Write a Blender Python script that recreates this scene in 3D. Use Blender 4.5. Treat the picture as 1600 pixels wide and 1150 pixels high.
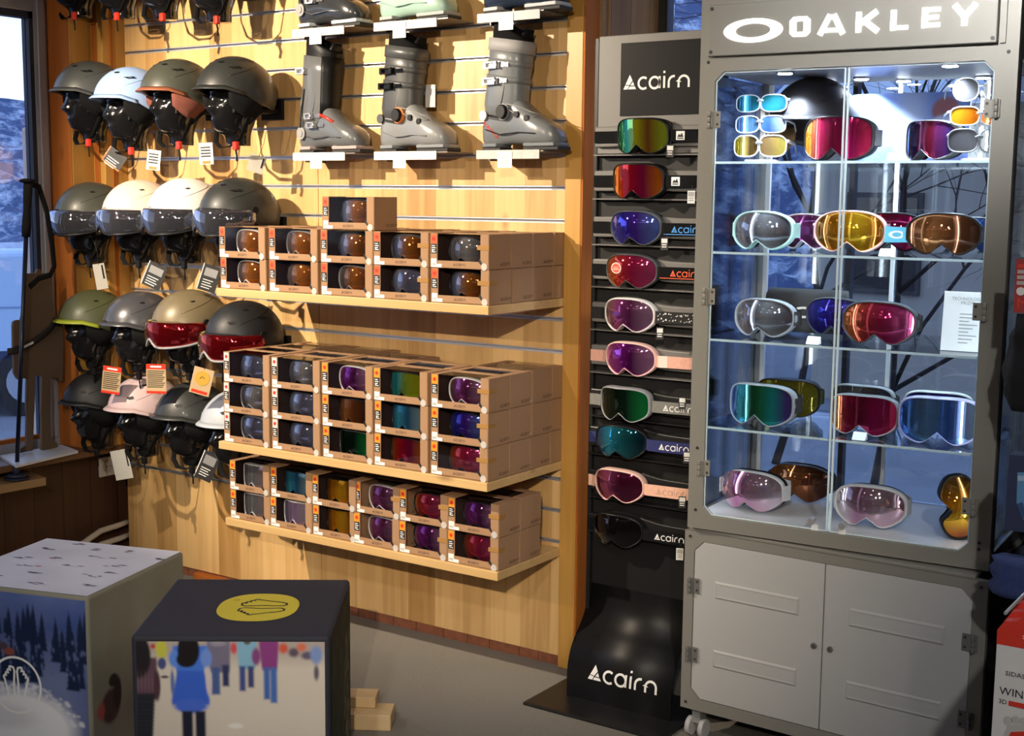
import bpy, bmesh, math, random
import numpy as np
from mathutils import Vector, Matrix
random.seed(7); rng = np.random.default_rng(7)
PI = math.pi
scene = bpy.context.scene
COL = scene.collection
for o in list(bpy.data.objects): bpy.data.objects.remove(o)

# ------------------------------------------------------------------ camera
CAM = Vector((4.118, -3.4263, 1.4778)); YAW, PITCH, ROLL, FPX = 0.5951, -0.1295, 0.0102, 2062.1
fw = Vector((-math.sin(YAW)*math.cos(PITCH), math.cos(YAW)*math.cos(PITCH), math.sin(PITCH)))
r0 = Vector((math.cos(YAW), math.sin(YAW), 0)); u0 = r0.cross(fw)
rt = r0*math.cos(ROLL) + u0*math.sin(ROLL); up = -r0*math.sin(ROLL) + u0*math.cos(ROLL)
cd = bpy.data.cameras.new('camera'); cam = bpy.data.objects.new('camera', cd); COL.objects.link(cam)
cd.sensor_width = 36; cd.lens = FPX/1600*36; cd.clip_start = .05; cd.clip_end = 300
cam.matrix_world = Matrix(((rt.x, up.x, -fw.x, CAM.x), (rt.y, up.y, -fw.y, CAM.y), (rt.z, up.z, -fw.z, CAM.z), (0, 0, 0, 1)))
scene.camera = cam

def ray(x, y): return fw + rt*((x-800)/FPX) - up*((y-575)/FPX)
def onp(x, y, n, o):
    d = ray(x, y); n = Vector(n); return CAM + d*((Vector(o)-CAM).dot(n)/d.dot(n))
def onx(x, y, X): return onp(x, y, (1, 0, 0), (X, 0, 0))
def ony(x, y, Y): return onp(x, y, (0, 1, 0), (0, Y, 0))
def onz(x, y, Z): return onp(x, y, (0, 0, 1), (0, 0, Z))

# ------------------------------------------------------------------ world, exposure
scene.view_settings.view_transform = 'Standard'; scene.view_settings.look = 'None'
scene.view_settings.exposure = 0.0; scene.view_settings.gamma = 1; scene.view_settings.use_curve_mapping = False
w = bpy.data.worlds.new('dusk_sky'); scene.world = w; w.use_nodes = True
nt = w.node_tree; bg = nt.nodes['Background']
tc = nt.nodes.new('ShaderNodeTexCoord'); sx = nt.nodes.new('ShaderNodeSeparateXYZ'); rp = nt.nodes.new('ShaderNodeValToRGB')
nt.links.new(tc.outputs['Generated'], sx.inputs[0]); nt.links.new(sx.outputs[2], rp.inputs[0]); nt.links.new(rp.outputs[0], bg.inputs[0])
rp.color_ramp.elements[0].position = .0; rp.color_ramp.elements[0].color = (.72, .82, 1, 1)
rp.color_ramp.elements[1].position = .35; rp.color_ramp.elements[1].color = (.36, .50, .86, 1)
bg.inputs[1].default_value = 2.0

def lamp(name, kind, loc, power, color, size=.05, target=None, angle=60, blend=.5):
    l = bpy.data.lights.new(name, kind); l.energy = power; l.color = color
    if kind in ('SPOT', 'POINT'): l.shadow_soft_size = size
    if kind == 'SPOT': l.spot_size = math.radians(angle); l.spot_blend = blend
    if kind == 'AREA': l.shape = 'DISK'; l.size = size
    o = bpy.data.objects.new(name, l); COL.objects.link(o); o.location = loc
    if target is not None: o.rotation_euler = (Vector(target)-Vector(loc)).to_track_quat('-Z', 'Y').to_euler()
    return o
WARM = (1, .84, .64); NEUT = (1, .97, .94)
KEYS = [((4.70, -4.79, 2.40), (1.55, 0, .80), 560, 34, WARM), ((1.2, -4.75, 2.40), (1.1, 0, 1.5), 190, 42, WARM),
        ((.45, -1.95, 2.38), (1.15, 0, 1.45), 385, 74, WARM)]
for k, (a, b, e, an, c) in enumerate(KEYS): lamp('key_spot', 'SPOT', a, e, c, .018, b, an, 1. if k == 0 else .6)
FILLS = [((3.3, -2.3, 2.42), (3.12, -.3, 2.0), 230, 36, NEUT), ((4.5, -2.9, 2.42), (3.05, -.3, .55), 105, 46, NEUT),
         ((5.6, -4.4, 2.42), (2.2, -.9, .3), 40, 60, NEUT), ((3.4, -3.6, 2.42), (1.5, -1.2, .4), 115, 44, (.96, .97, 1.))]  # fill lamps added to brighten cabinet, cupboard, carpet and cubes
for k, (a, b, e, an, c) in enumerate(FILLS): lamp('fill_spot', 'SPOT', a, e, c, .04, b, an, 1.)

# ------------------------------------------------------------------ materials
MATS = {}
def newmat(name):
    m = bpy.data.materials.new(name); m.use_nodes = True; MATS[name] = m
    return m, m.node_tree, m.node_tree.nodes['Principled BSDF']
def mat(name, color=None, rough=.5, metal=0., coat=0., noise=0., nscale=30., bump=0., spec=.5, emit=None, es=0., sheen=0.):
    if name in MATS: return MATS[name]
    m, nt, b = newmat(name); N = nt.nodes; L = nt.links
    b.inputs['Base Color'].default_value = (*color, 1); b.inputs['Roughness'].default_value = rough
    b.inputs['Metallic'].default_value = metal; b.inputs['Coat Weight'].default_value = coat
    b.inputs['Specular IOR Level'].default_value = spec; b.inputs['Sheen Weight'].default_value = sheen
    if emit: b.inputs['Emission Color'].default_value = (*emit, 1); b.inputs['Emission Strength'].default_value = es
    tcn = N.new('ShaderNodeTexCoord'); tx = N.new('ShaderNodeTexNoise'); tx.inputs['Scale'].default_value = nscale; tx.inputs['Detail'].default_value = 4
    L.new(tcn.outputs['Object'], tx.inputs['Vector'])
    mx = N.new('ShaderNodeMix'); mx.data_type = 'RGBA'
    f = max(noise, .03)
    mx.inputs[6].default_value = (*[c*(1-f) for c in color], 1); mx.inputs[7].default_value = (*[min(1, c*(1+f)) for c in color], 1)
    L.new(tx.outputs[0], mx.inputs[0]); L.new(mx.outputs[2], b.inputs['Base Color'])
    if bump:
        bp = N.new('ShaderNodeBump'); bp.inputs['Strength'].default_value = bump; bp.inputs['Distance'].default_value = .002
        L.new(tx.outputs[0], bp.inputs['Height']); L.new(bp.outputs[0], b.inputs['Normal'])
    return m
def wood(name, c1, c2, plank=.11, axis='X', rough=.5, knots=True, grain='Z', seam=0.0, var=.45):
    if name in MATS: return MATS[name]
    m, nt, b = newmat(name); N = nt.nodes; L = nt.links
    def M(op, a, b2=None):
        n = N.new('ShaderNodeMath'); n.operation = op
        for i, v in enumerate((a, b2)):
            if v is None: continue
            if isinstance(v, (int, float)): n.inputs[i].default_value = v
            else: L.new(v, n.inputs[i])
        return n.outputs[0]
    g = N.new('ShaderNodeNewGeometry'); s = N.new('ShaderNodeSeparateXYZ'); L.new(g.outputs['Position'], s.inputs[0])
    ax = {'X': 0, 'Y': 1, 'Z': 2}[axis]
    t = M('DIVIDE', s.outputs[ax], plank); idx = M('FLOOR', t); fr = M('FRACT', t)
    wn = N.new('ShaderNodeTexWhiteNoise'); wn.noise_dimensions = '1D'; L.new(idx, wn.inputs['W'])
    mp = N.new('ShaderNodeVectorMath'); mp.operation = 'MULTIPLY'; L.new(g.outputs['Position'], mp.inputs[0])
    mp.inputs[1].default_value = {'Z': (30, 30, 1.6), 'X': (1.6, 30, 30), 'Y': (30, 1.6, 30)}[grain]
    ad = N.new('ShaderNodeVectorMath'); ad.operation = 'ADD'; L.new(mp.outputs[0], ad.inputs[0])
    cb = N.new('ShaderNodeCombineXYZ'); k = M('MULTIPLY', wn.outputs[0], 40.); L.new(k, cb.inputs[0]); L.new(k, cb.inputs[1]); L.new(k, cb.inputs[2]); L.new(cb.outputs[0], ad.inputs[1])
    tx = N.new('ShaderNodeTexNoise'); tx.inputs['Scale'].default_value = 1.; tx.inputs['Detail'].default_value = 6; tx.inputs['Distortion'].default_value = .8; L.new(ad.outputs[0], tx.inputs['Vector'])
    v = M('ADD', M('MULTIPLY', tx.outputs[0], 1.2-var), M('MULTIPLY', wn.outputs[0], var))
    r = N.new('ShaderNodeValToRGB'); L.new(v, r.inputs[0])
    r.color_ramp.elements[0].position = .25; r.color_ramp.elements[0].color = (*c2, 1)
    r.color_ramp.elements[1].position = .85; r.color_ramp.elements[1].color = (*c1, 1)
    out = r.outputs[0]
    if knots:
        vo = N.new('ShaderNodeTexVoronoi'); vo.inputs['Scale'].default_value = 1.
        m2 = N.new('ShaderNodeVectorMath'); m2.operation = 'MULTIPLY'; L.new(g.outputs['Position'], m2.inputs[0]); m2.inputs[1].default_value = {'Z': (7, 7, 3.4), 'X': (3.4, 7, 7), 'Y': (7, 3.4, 7)}[grain]
        L.new(m2.outputs[0], vo.inputs['Vector'])
        lt = N.new('ShaderNodeMapRange'); L.new(vo.outputs['Distance'], lt.inputs[0]); lt.inputs[1].default_value = .04; lt.inputs[2].default_value = .15; lt.inputs[3].default_value = .75; lt.inputs[4].default_value = 0
        mx = N.new('ShaderNodeMix'); mx.data_type = 'RGBA'; L.new(lt.outputs[0], mx.inputs[0]); L.new(out, mx.inputs[6]); mx.inputs[7].default_value = (c2[0]*.35, c2[1]*.28, c2[2]*.25, 1); out = mx.outputs[2]
    if seam:
        lt = M('LESS_THAN', fr, seam); mx = N.new('ShaderNodeMix'); mx.data_type = 'RGBA'; L.new(lt, mx.inputs[0]); L.new(out, mx.inputs[6]); mx.inputs[7].default_value = (c2[0]*.3, c2[1]*.25, c2[2]*.2, 1); out = mx.outputs[2]
    L.new(out, b.inputs['Base Color']); b.inputs['Roughness'].default_value = rough
    bp = N.new('ShaderNodeBump'); bp.inputs['Strength'].default_value = .12; bp.inputs['Distance'].default_value = .002; L.new(tx.outputs[0], bp.inputs['Height']); L.new(bp.outputs[0], b.inputs['Normal'])
    return m
def glass(name, tint=(1, 1, 1), refl=1.0, gcol=(1, 1, 1), base=.02, rough=0.):
    if name in MATS: return MATS[name]
    m, nt, b = newmat(name); N = nt.nodes; L = nt.links; N.remove(b)
    t = N.new('ShaderNodeBsdfTransparent'); t.inputs[0].default_value = (*tint, 1)
    gl = N.new('ShaderNodeBsdfGlossy'); gl.inputs['Roughness'].default_value = rough; gl.inputs[0].default_value = (*gcol, 1)
    fr = N.new('ShaderNodeFresnel'); fr.inputs[0].default_value = 1.45
    mr = N.new('ShaderNodeMapRange'); L.new(fr.outputs[0], mr.inputs[0]); mr.inputs[3].default_value = base; mr.inputs[4].default_value = refl
    mx = N.new('ShaderNodeMixShader'); L.new(mr.outputs[0], mx.inputs[0]); L.new(t.outputs[0], mx.inputs[1]); L.new(gl.outputs[0], mx.inputs[2])
    L.new(mx.outputs[0], N['Material Output'].inputs[0]); return m
def lens(name, cols, half=.085, metal=.85, rough=.04, trans=0.):
    """mirror coating: colour bands across the lens width (object x), painting in the sheen that really shifts with viewing angle"""
    if name in MATS: return MATS[name]
    m, nt, b = newmat(name); N = nt.nodes; L = nt.links
    tcn = N.new('ShaderNodeTexCoord'); s = N.new('ShaderNodeSeparateXYZ'); L.new(tcn.outputs['Object'], s.inputs[0])
    mr = N.new('ShaderNodeMapRange'); L.new(s.outputs[0], mr.inputs[0]); mr.inputs[1].default_value = -half; mr.inputs[2].default_value = half
    r = N.new('ShaderNodeValToRGB'); L.new(mr.outputs[0], r.inputs[0]); e = r.color_ramp.elements
    n = len(cols)
    e[0].color = (*cols[0], 1); e[0].position = 0.08; e[1].color = (*cols[-1], 1); e[1].position = .92
    for i in range(1, n-1):
        q = e.new(.08 + .84*i/(n-1)); q.color = (*cols[i], 1)
    L.new(r.outputs[0], b.inputs['Base Color']); b.inputs['Metallic'].default_value = metal; b.inputs['Roughness'].default_value = rough
    b.inputs['Coat Weight'].default_value = .6; b.inputs['Coat Roughness'].default_value = .02
    if trans:
        t = N.new('ShaderNodeBsdfTransparent'); L.new(r.outputs[0], t.inputs[0])
        mx = N.new('ShaderNodeMixShader'); mx.inputs[0].default_value = trans
        L.new(b.outputs[0], mx.inputs[1]); L.new(t.outputs[0], mx.inputs[2]); L.new(mx.outputs[0], N['Material Output'].inputs[0])
    return m
def printmat(name, rough=.8):
    m, nt, b = newmat(name); a = nt.nodes.new('ShaderNodeAttribute'); a.attribute_name = 'Col'
    nt.links.new(a.outputs['Color'], b.inputs['Base Color']); b.inputs['Roughness'].default_value = rough; b.inputs['Specular IOR Level'].default_value = .25
    return m

# ------------------------------------------------------------------ mesh collector
class MB:
    def __init__(s): s.v = []; s.f = []; s.m = []; s.sm = []
    def add(s, vs, fs, mi=0, smooth=False):
        b = len(s.v); s.v += [tuple(v) for v in vs]; s.f += [tuple(i+b for i in f) for f in fs]
        s.m += [mi]*len(fs); s.sm += [smooth]*len(fs); return s
    def box(s, lo, hi, mi=0, M=None):
        (a, b, c), (d, e, f) = lo, hi
        vs = [Vector(p) for p in ((a,b,c),(d,b,c),(d,e,c),(a,e,c),(a,b,f),(d,b,f),(d,e,f),(a,e,f))]
        if M is not None: vs = [M @ v for v in vs]
        return s.add(vs, [(0,3,2,1),(4,5,6,7),(0,1,5,4),(1,2,6,5),(2,3,7,6),(3,0,4,7)], mi)
    def cyl(s, a, b, r, n=12, mi=0, r2=None, cap=True, smooth=True):
        a, b = Vector(a), Vector(b); d = (b-a).normalized(); q = d.orthogonal().normalized(); p = d.cross(q); r2 = r if r2 is None else r2
        vs = [a+(q*math.cos(2*PI*i/n)+p*math.sin(2*PI*i/n))*r for i in range(n)]+[b+(q*math.cos(2*PI*i/n)+p*math.sin(2*PI*i/n))*r2 for i in range(n)]
        s.add(vs, [(i,(i+1)%n,n+(i+1)%n,n+i) for i in range(n)], mi, smooth)
        if cap: s.add(vs, [tuple(range(n))[::-1], tuple(range(n, 2*n))], mi)
        return s
    def tube(s, pts, r, n=8, mi=0, closed=False, flat=None):
        pts = [Vector(p) for p in pts]; k = len(pts); rings = []; prev = None
        for i, p in enumerate(pts):
            if closed: d = pts[(i+1) % k]-pts[i-1]
            else: d = pts[min(i+1, k-1)]-pts[max(i-1, 0)]
            d.normalize()
            if flat is not None: q = Vector(flat); q = (q-d*q.dot(d)).normalized()
            elif prev is None: q = d.orthogonal().normalized()
            else: q = (prev-d*prev.dot(d)).normalized()
            prev = q; t = d.cross(q); rr = r if not callable(r) else r(i/(k-1)); 
            ra, rb = rr if isinstance(rr, tuple) else (rr, rr)
            rings.append([p+q*(ra*math.cos(2*PI*j/n))+t*(rb*math.sin(2*PI*j/n)) for j in range(n)])
        return s.loft(rings, mi, closed=closed, caps=not closed)
    def loft(s, rings, mi=0, closed=False, caps=True, smooth=True, cyc=True):
        n = len(rings[0]); vs = [v for r in rings for v in r]; fs = []
        K = len(rings)
        for i in range(K if closed else K-1):
            a = i*n; b = ((i+1) % K)*n
            for j in range(n if cyc else n-1): fs.append((a+j, a+(j+1) % n, b+(j+1) % n, b+j))
        s.add(vs, fs, mi, smooth)
        if caps and not closed:
            s.add(rings[0], [tuple(range(n))[::-1]], mi, smooth); s.add(rings[-1], [tuple(range(n))], mi, smooth)
        return s
    def ell(s, c, r, nu=16, nv=10, mi=0):
        c = Vector(c); rings = []
        for j in range(1, nv):
            t = PI*j/nv; rings.append([c+Vector((r[0]*math.sin(t)*math.cos(2*PI*i/nu), r[1]*math.sin(t)*math.sin(2*PI*i/nu), -r[2]*math.cos(t))) for i in range(nu)])
        return s.loft(rings, mi)
    def prism(s, poly, h0, h1, mi=0, plane='xy', M=None):
        """extrude a 2D outline"""
        n = len(poly)
        def P(a, b, h): return Vector({'xy': (a, b, h), 'xz': (a, h, b), 'yz': (h, a, b)}[plane])
        vs = [P(a, b, h0) for a, b in poly]+[P(a, b, h1) for a, b in poly]
        if M is not None: vs = [M @ v for v in vs]
        return s.add(vs, [tuple(range(n))[::-1], tuple(range(n, 2*n))]+[(i,(i+1)%n,n+(i+1)%n,n+i) for i in range(n)], mi)
    def build(s, name, mats, parent=None, loc=None, rot=None, bevel=0, seg=2, solid=0, sub=0):
        me = bpy.data.meshes.new(name); me.from_pydata(s.v, [], s.f)
        if not isinstance(mats, (list, tuple)): mats = [mats]
        for m in mats: me.materials.append(m)
        me.polygons.foreach_set('material_index', s.m); me.polygons.foreach_set('use_smooth', s.sm)
        bm = bmesh.new(); bm.from_mesh(me); bmesh.ops.remove_doubles(bm, verts=bm.verts, dist=1e-6)
        bmesh.ops.recalc_face_normals(bm, faces=bm.faces); bm.to_mesh(me); bm.free()
        o = bpy.data.objects.new(name, me); COL.objects.link(o)
        if parent is not None: o.parent = parent
        if loc is not None: o.location = loc
        if rot is not None: o.rotation_euler = rot
        if bevel:
            b = o.modifiers.new('bevel', 'BEVEL'); b.width = bevel; b.segments = seg; b.limit_method = 'ANGLE'; b.angle_limit = .7
        if solid:
            b = o.modifiers.new('solid', 'SOLIDIFY'); b.thickness = solid; b.offset = -1
        if sub:
            b = o.modifiers.new('sub', 'SUBSURF'); b.levels = sub; b.render_levels = sub
        return o
def empty(name, loc=(0, 0, 0), rz=0, parent=None, rot=None):
    o = bpy.data.objects.new(name, None); COL.objects.link(o); o.location = loc; o.rotation_euler = rot or (0, 0, rz); o.empty_display_size = .05
    if parent is not None: o.parent = parent
    return o
def tag(o, label, cat, group=None, kind=None):
    if label: o['label'] = label
    if cat: o['category'] = cat
    if group: o['group'] = group
    if kind: o['kind'] = kind
    return o
def struct(o): o['kind'] = 'structure'; return o
def dup(o, parent=None):
    c = o.copy(); COL.objects.link(c); c.parent = parent
    for ch in list(o.children): dup(ch, c)
    return c
def recolor(o, name, m, slot=0):
    for ch in o.children:
        if ch.name.split('.')[0] == name:
            ch.material_slots[slot].link = 'OBJECT'; ch.material_slots[slot].material = m
def place(o, p, rz=None, rot=None):
    o.location = p
    if rz is not None: o.rotation_euler = (0, 0, rz)
    if rot is not None: o.rotation_euler = rot
    return o
def text_mb(s, size, extrude=0.0):
    """letters as mesh data in the xy plane, centred"""
    cu = bpy.data.curves.new('t', 'FONT'); cu.body = s; cu.size = size; cu.align_x = 'CENTER'; cu.align_y = 'CENTER'; cu.extrude = extrude; cu.resolution_u = 2
    o = bpy.data.objects.new('t', cu); COL.objects.link(o); dg = bpy.context.evaluated_depsgraph_get(); dg.update()
    me = bpy.data.meshes.new_from_object(o.evaluated_get(dg)); vs = [tuple(v.co) for v in me.vertices]; fs = [tuple(p.vertices) for p in me.polygons]
    bpy.data.objects.remove(o); bpy.data.curves.remove(cu); bpy.data.meshes.remove(me)
    return vs, fs
TXT = {}
def put_text(mb, s, size, M, mi=0, sx=1.):
    """M maps (x right, y up, z out) to place"""
    if (s, size) not in TXT: TXT[(s, size)] = text_mb(s, size)
    vs, fs = TXT[(s, size)]; mb.add([M @ Vector((x*sx, y, z)) for x, y, z in vs], fs, mi)
def frame(o, x, y):
    """matrix from local x,y axes"""
    o, x, y = Vector(o), Vector(x).normalized(), Vector(y).normalized(); z = x.cross(y)
    return Matrix(((x.x, y.x, z.x, o.x), (x.y, y.y, z.y, o.y), (x.z, y.z, z.z, o.z), (0, 0, 0, 1)))
FRONT = lambda p: frame(p, (1, 0, 0), (0, 0, 1))      # facing -Y
def ribbon(pts, wd, closed=False):
    """flat stroke -> (verts2d, faces)"""
    pts = [Vector(p) for p in pts]; n = len(pts); L = []; R = []
    for i in range(n):
        if closed: a, b = pts[i-1], pts[(i+1) % n]; d0 = (pts[i]-a).normalized(); d1 = (b-pts[i]).normalized()
        else:
            d0 = (pts[i]-pts[i-1]).normalized() if i else (pts[1]-pts[0]).normalized(); d1 = (pts[i+1]-pts[i]).normalized() if i < n-1 else d0
        t = (d0+d1)
        t = t.normalized() if t.length > 1e-6 else d0
        nn = Vector((-t.y, t.x)); k = wd/2/max(.35, nn.dot(Vector((-d0.y, d0.x))))
        L.append(pts[i]+nn*k); R.append(pts[i]-nn*k)
    vs = [(p.x, p.y) for p in L+R]; fs = [(i, i+1, n+i+1, n+i) for i in range(n-1)]
    if closed: fs.append((n-1, 0, n, 2*n-1))
    return vs, fs
def arc(cx, cy, r, a0, a1, n=14, ry=None):
    ry = r if ry is None else ry
    return [(cx+r*math.cos(math.radians(a0+(a1-a0)*i/n)), cy+ry*math.sin(math.radians(a0+(a1-a0)*i/n))) for i in range(n+1)]
def strokes(mb, S, wd, f, mi=0):
    for q in S:
        cl = len(q) > 3 and Vector(q[0]).to_2d() == Vector(q[-1]).to_2d() if False else False
        vs, fs = ribbon(q, wd); mb.add([f(x, y) for x, y in vs], fs, mi)
def cairn_logo():
    """mountain-mark and rounded lowercase letters; x-height 1, returns strokes + polys + width"""
    S = []; x = 1.55
    S.append(arc(x+.5, .5, .5, 52, 308, 16)); x += 1.13
    S.append(arc(x+.5, .5, .5, 0, 360, 22)); S.append([(x+1.0, 1.05), (x+1.0, 0.)]); x += 1.46
    S.append([(x, 0.), (x, 1.05)]); S.append([(x, 1.3), (x, 1.5)]); x += .46
    S.append([(x, 0.), (x, .45)]+arc(x+.5, .5, .5, 180, 80, 8)); x += .98
    S.append([(x, 0.), (x, .5)]+arc(x+.5, .5, .5, 180, 0, 12)+[(x+1., 0.)]); x += 1.1
    P = [[(0, 0), (.42, .0), (.60, .30), (.18, .36)], [(.50, 0), (1.3, 0), (1.17, .25), (.66, .25)], [(.21, .42), (.62, .37), (.92, .78), (.65, 1.3)], [(.70, .33), (1.12, .33), (.97, .68)]]
    return S, P, x
LOGO = cairn_logo()
def fine(q, m=.16):
    out = [q[0]]
    for a, b in zip(q, q[1:]):
        n = max(1, math.ceil(math.dist(a, b)/m)); out += [(a[0]+(b[0]-a[0])*i/n, a[1]+(b[1]-a[1])*i/n) for i in range(1, n+1)]
    return out
def put_logo(mb, h, f, mi=0, wd=.23):
    """f maps (u,v) metres, origin lower left"""
    S, P, W = LOGO
    for q in S:
        vs, fs = ribbon(fine(q) if h > .02 else q, wd); mb.add([f(a*h, b*h) for a, b in vs], fs, mi)
    for p in P: mb.add([f(a*h, b*h) for a, b in p], [tuple(range(len(p)))], mi)
    return W*h
class Canvas:
    """numpy painter for printed fabric; colours are the ink"""
    def __init__(s, w, h, col): s.w, s.h = w, h; s.a = np.zeros((h, w, 3)); s.a[:] = col; s.Y, s.X = np.mgrid[0:h, 0:w]; s.X = (s.X+.5)/w; s.Y = 1-(s.Y+.5)/h
    def put(s, m, c): s.a += (np.array(c)-s.a)*np.clip(m, 0, 1)[..., None]
    def ell(s, cx, cy, rx, ry, c, soft=.15): s.put((1-np.sqrt(((s.X-cx)/rx)**2+((s.Y-cy)/ry)**2))/soft, c)
    def rect(s, x0, y0, x1, y1, c, soft=.01): s.put(np.minimum(np.minimum(s.X-x0, x1-s.X), np.minimum(s.Y-y0, y1-s.Y))/soft+.5, c)
    def tri(s, cx, y0, y1, hw, c, soft=.004): s.put((hw*(y1-s.Y)/(y1-y0)-abs(s.X-cx))/soft*((s.Y > y0)), c)
    def noise(s, amp, k=6, seed=0):
        r = np.random.default_rng(seed); n = np.zeros((s.h, s.w))
        for o in range(4):
            kk = k*2**o; g = r.random((kk+2, kk+2)); x = s.X*kk; y = s.Y*kk; xi = x.astype(int); yi = y.astype(int); fx = x-xi; fy = y-yi
            n += ((g[yi, xi]*(1-fx)+g[yi, xi+1]*fx)*(1-fy)+(g[yi+1, xi]*(1-fx)+g[yi+1, xi+1]*fx)*fy-.5)/2**o
        return n*amp
    def blur(s, k):
        a = s.a
        for ax in (0, 1):
            p = np.pad(a, [(k, k) if i == ax else (0, 0) for i in range(3)], mode='edge'); c = np.cumsum(p, axis=ax)
            a = (np.take(c, range(2*k, c.shape[ax]), axis=ax)-np.concatenate([np.zeros_like(np.take(c, [0], axis=ax)), np.take(c, range(0, c.shape[ax]-2*k-1), axis=ax)], axis=ax))/(2*k+1)
        s.a = a
    def mesh(s, name, f, m, parent):
        """f maps (u,v) in 0..1 to 3D"""
        w, h = s.w, s.h; me = bpy.data.meshes.new(name)
        vs = [f((i+.5)/w, 1-(j+.5)/h) if 0 < i < w-1 and 0 < j < h-1 else f(min(max((i+.5)/w, 0 if i else 0), 1) if 0 < i < w-1 else (0 if i == 0 else 1), (1 if j == 0 else 0) if j in (0, h-1) else 1-(j+.5)/h) for j in range(h) for i in range(w)]
        fs = [(j*w+i, (j+1)*w+i, (j+1)*w+i+1, j*w+i+1) for j in range(h-1) for i in range(w-1)]
        me.from_pydata([tuple(v) for v in vs], [], fs); me.materials.append(m)
        ca = me.color_attributes.new('Col', 'FLOAT_COLOR', 'POINT'); buf = np.ones((h*w, 4), np.float32); buf[:, :3] = np.clip(s.a.reshape(-1, 3), 0, 1); ca.data.foreach_set('color', buf.ravel())
        o = bpy.data.objects.new(name, me); COL.objects.link(o); o.parent = parent; return o
# common materials
pine = wood('pine_slatwall', (.76, .49, .21), (.42, .22, .065), .115, 'X', .45, True, 'Z', .0, .50)
pine_shelf = wood('pine_shelf_wood', (.74, .50, .23), (.58, .36, .14), .3, 'Y', .5, True, 'X')
yellow_wood = wood('varnished_yellow_pine', (.66, .38, .10), (.50, .25, .05), .3, 'Y', .4)
orange_wood = wood('varnished_orange_wood', (.50, .17, .03), (.36, .10, .018), .3, 'Y', .62); orange_wood.node_tree.nodes['Principled BSDF'].inputs['Specular IOR Level'].default_value = .15
dark_wood = wood('dark_brown_panelling', (.075, .030, .014), (.045, .017, .009), .13, 'Y', .5, False, 'Z', .03)
rough_wood = wood('rough_sawn_boards', (.42, .26, .13), (.25, .14, .07), .12, 'Y', .7, True, 'Z', .02)
alu = mat('brushed_aluminium', (.75, .76, .80), .38, .75)
steel = mat('polished_steel', (.8, .8, .82), .18, 1.)
black = mat('matt_black_plastic', (.007, .007, .008), .45, spec=.25)
blackg = mat('glossy_black_plastic', (.008, .008, .009), .12, 0, .6)
blackf = mat('black_padding_fabric', (.007, .007, .008), .9, spec=.15, noise=.3, nscale=200, bump=.4)
white = mat('white_plastic', (.85, .85, .84), .4)
paper = mat('white_paper', (.85, .84, .80), .6)
ink = mat('black_ink', (.015, .015, .015), .5)
red = mat('red_plastic', (.75, .04, .02), .35)
greyg = mat('grey_printed_ink', (.3, .3, .3), .5)
# ================================================================== SETTING
CEIL = 2.56
def quad_struct(name, lo, hi, m, parent=None):
    o = MB().box(lo, hi).build(name, m, parent)
    if parent is None: struct(o)
    return o
carpet = mat('grey_carpet', (.20, .185, .16), .95, noise=.34, nscale=260, bump=1.0)
plaster = mat('cream_plaster', (.42, .38, .32), .8); ceilm = mat('ceiling_boards', (.40, .32, .24), .7)
YB = 0.42
quad_struct('floor', (-.22, -7.2, -.06), (7.2, YB+.06, 0), carpet)
quad_struct('ceiling', (-.3, -7.3, CEIL), (7.3, YB+.3, CEIL+.08), ceilm)
quad_struct('wall_right', (7.2, -7.3, -.06), (7.3, YB+.3, CEIL), plaster)
wf = MB().box((-.3, -7.3, -.06), (7.3, -7.2, CEIL)).build('wall_front', wood('warm_wall_boards', (.33, .19, .09), (.22, .12, .05), .15, 'X', .5), None); struct(wf)
# slatted display wall: boards between grooves
Z0 = 1.9037; XR = 1.9874
s = MB()
gh = .0065
zs = [Z0-.1*k for k in range(-6, 16)]
edges = [CEIL]+[z for z in zs]+[.034]
for i in range(len(edges)-1):
    t, b_ = edges[i], edges[i+1]
    tt = t-(gh if i else 0); bb = b_+(gh if i < len(edges)-2 else 0)
    x0 = -.055 if t < .5 else 0.; XJ = ony(502, 870, 0).x
    s.box((x0, 0, bb), (XJ-.001, .022, tt)); s.box((XJ+.001, 0, bb), (XR, .022, tt))
s.box((-.055, .022, .0), (XR, .04, .47)); s.box((0, .022, .47), (XR, .04, CEIL))
wall = struct(s.build('wall_back', pine, bevel=.0012, seg=1))
for k, z in enumerate(zs):
    r = MB(); x0 = -.05 if z < .5 else 0.
    r.box((x0, .001, z-gh), (XR, .003, z-gh+.0035)); r.box((x0, .018, z-gh), (XR, .0215, z+gh)); r.box((x0, .003, z-gh), (XR, .018, z-gh+.0015))
    r.box((x0, .0003, z+gh-.003), (XR, .004, z+gh))
    r.build('groove_rail', alu, wall)
# brick-brown kick strip
s = MB(); x = -.055; bm_ = mat('red_brown_tile', (.22, .075, .035), .7, noise=.5, nscale=45, bump=.5)
while x < XR+.05:
    wd = random.uniform(.07, .12); s.box((x, .006, 0), (min(x+wd-.003, XR+.055), .02, .034)); x += wd
o = struct(s.build('baseboard_back', bm_))
o = struct(MB().box((-.055, .012, 0), (XR+.055, .019, .034)).build('trim_8', mat('dark_grout', (.03, .02, .015), .9)))
# right post and rough boards behind it
struct(MB().box((XR+.001, -.006, .0), (2.045, .075, CEIL)).build('trim_1', yellow_wood, bevel=.002))
struct(MB().box((2.046, -.005, .0), (2.052, .075, CEIL)).build('trim_2', orange_wood))
struct(MB().box((XR+.02, .076, .0), (2.060, .11, CEIL)).build('trim_3', rough_wood, bevel=.003))
struct(MB().box((XR+.03, .111, .0), (2.066, YB, CEIL)).build('wall_side', rough_wood))
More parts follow.
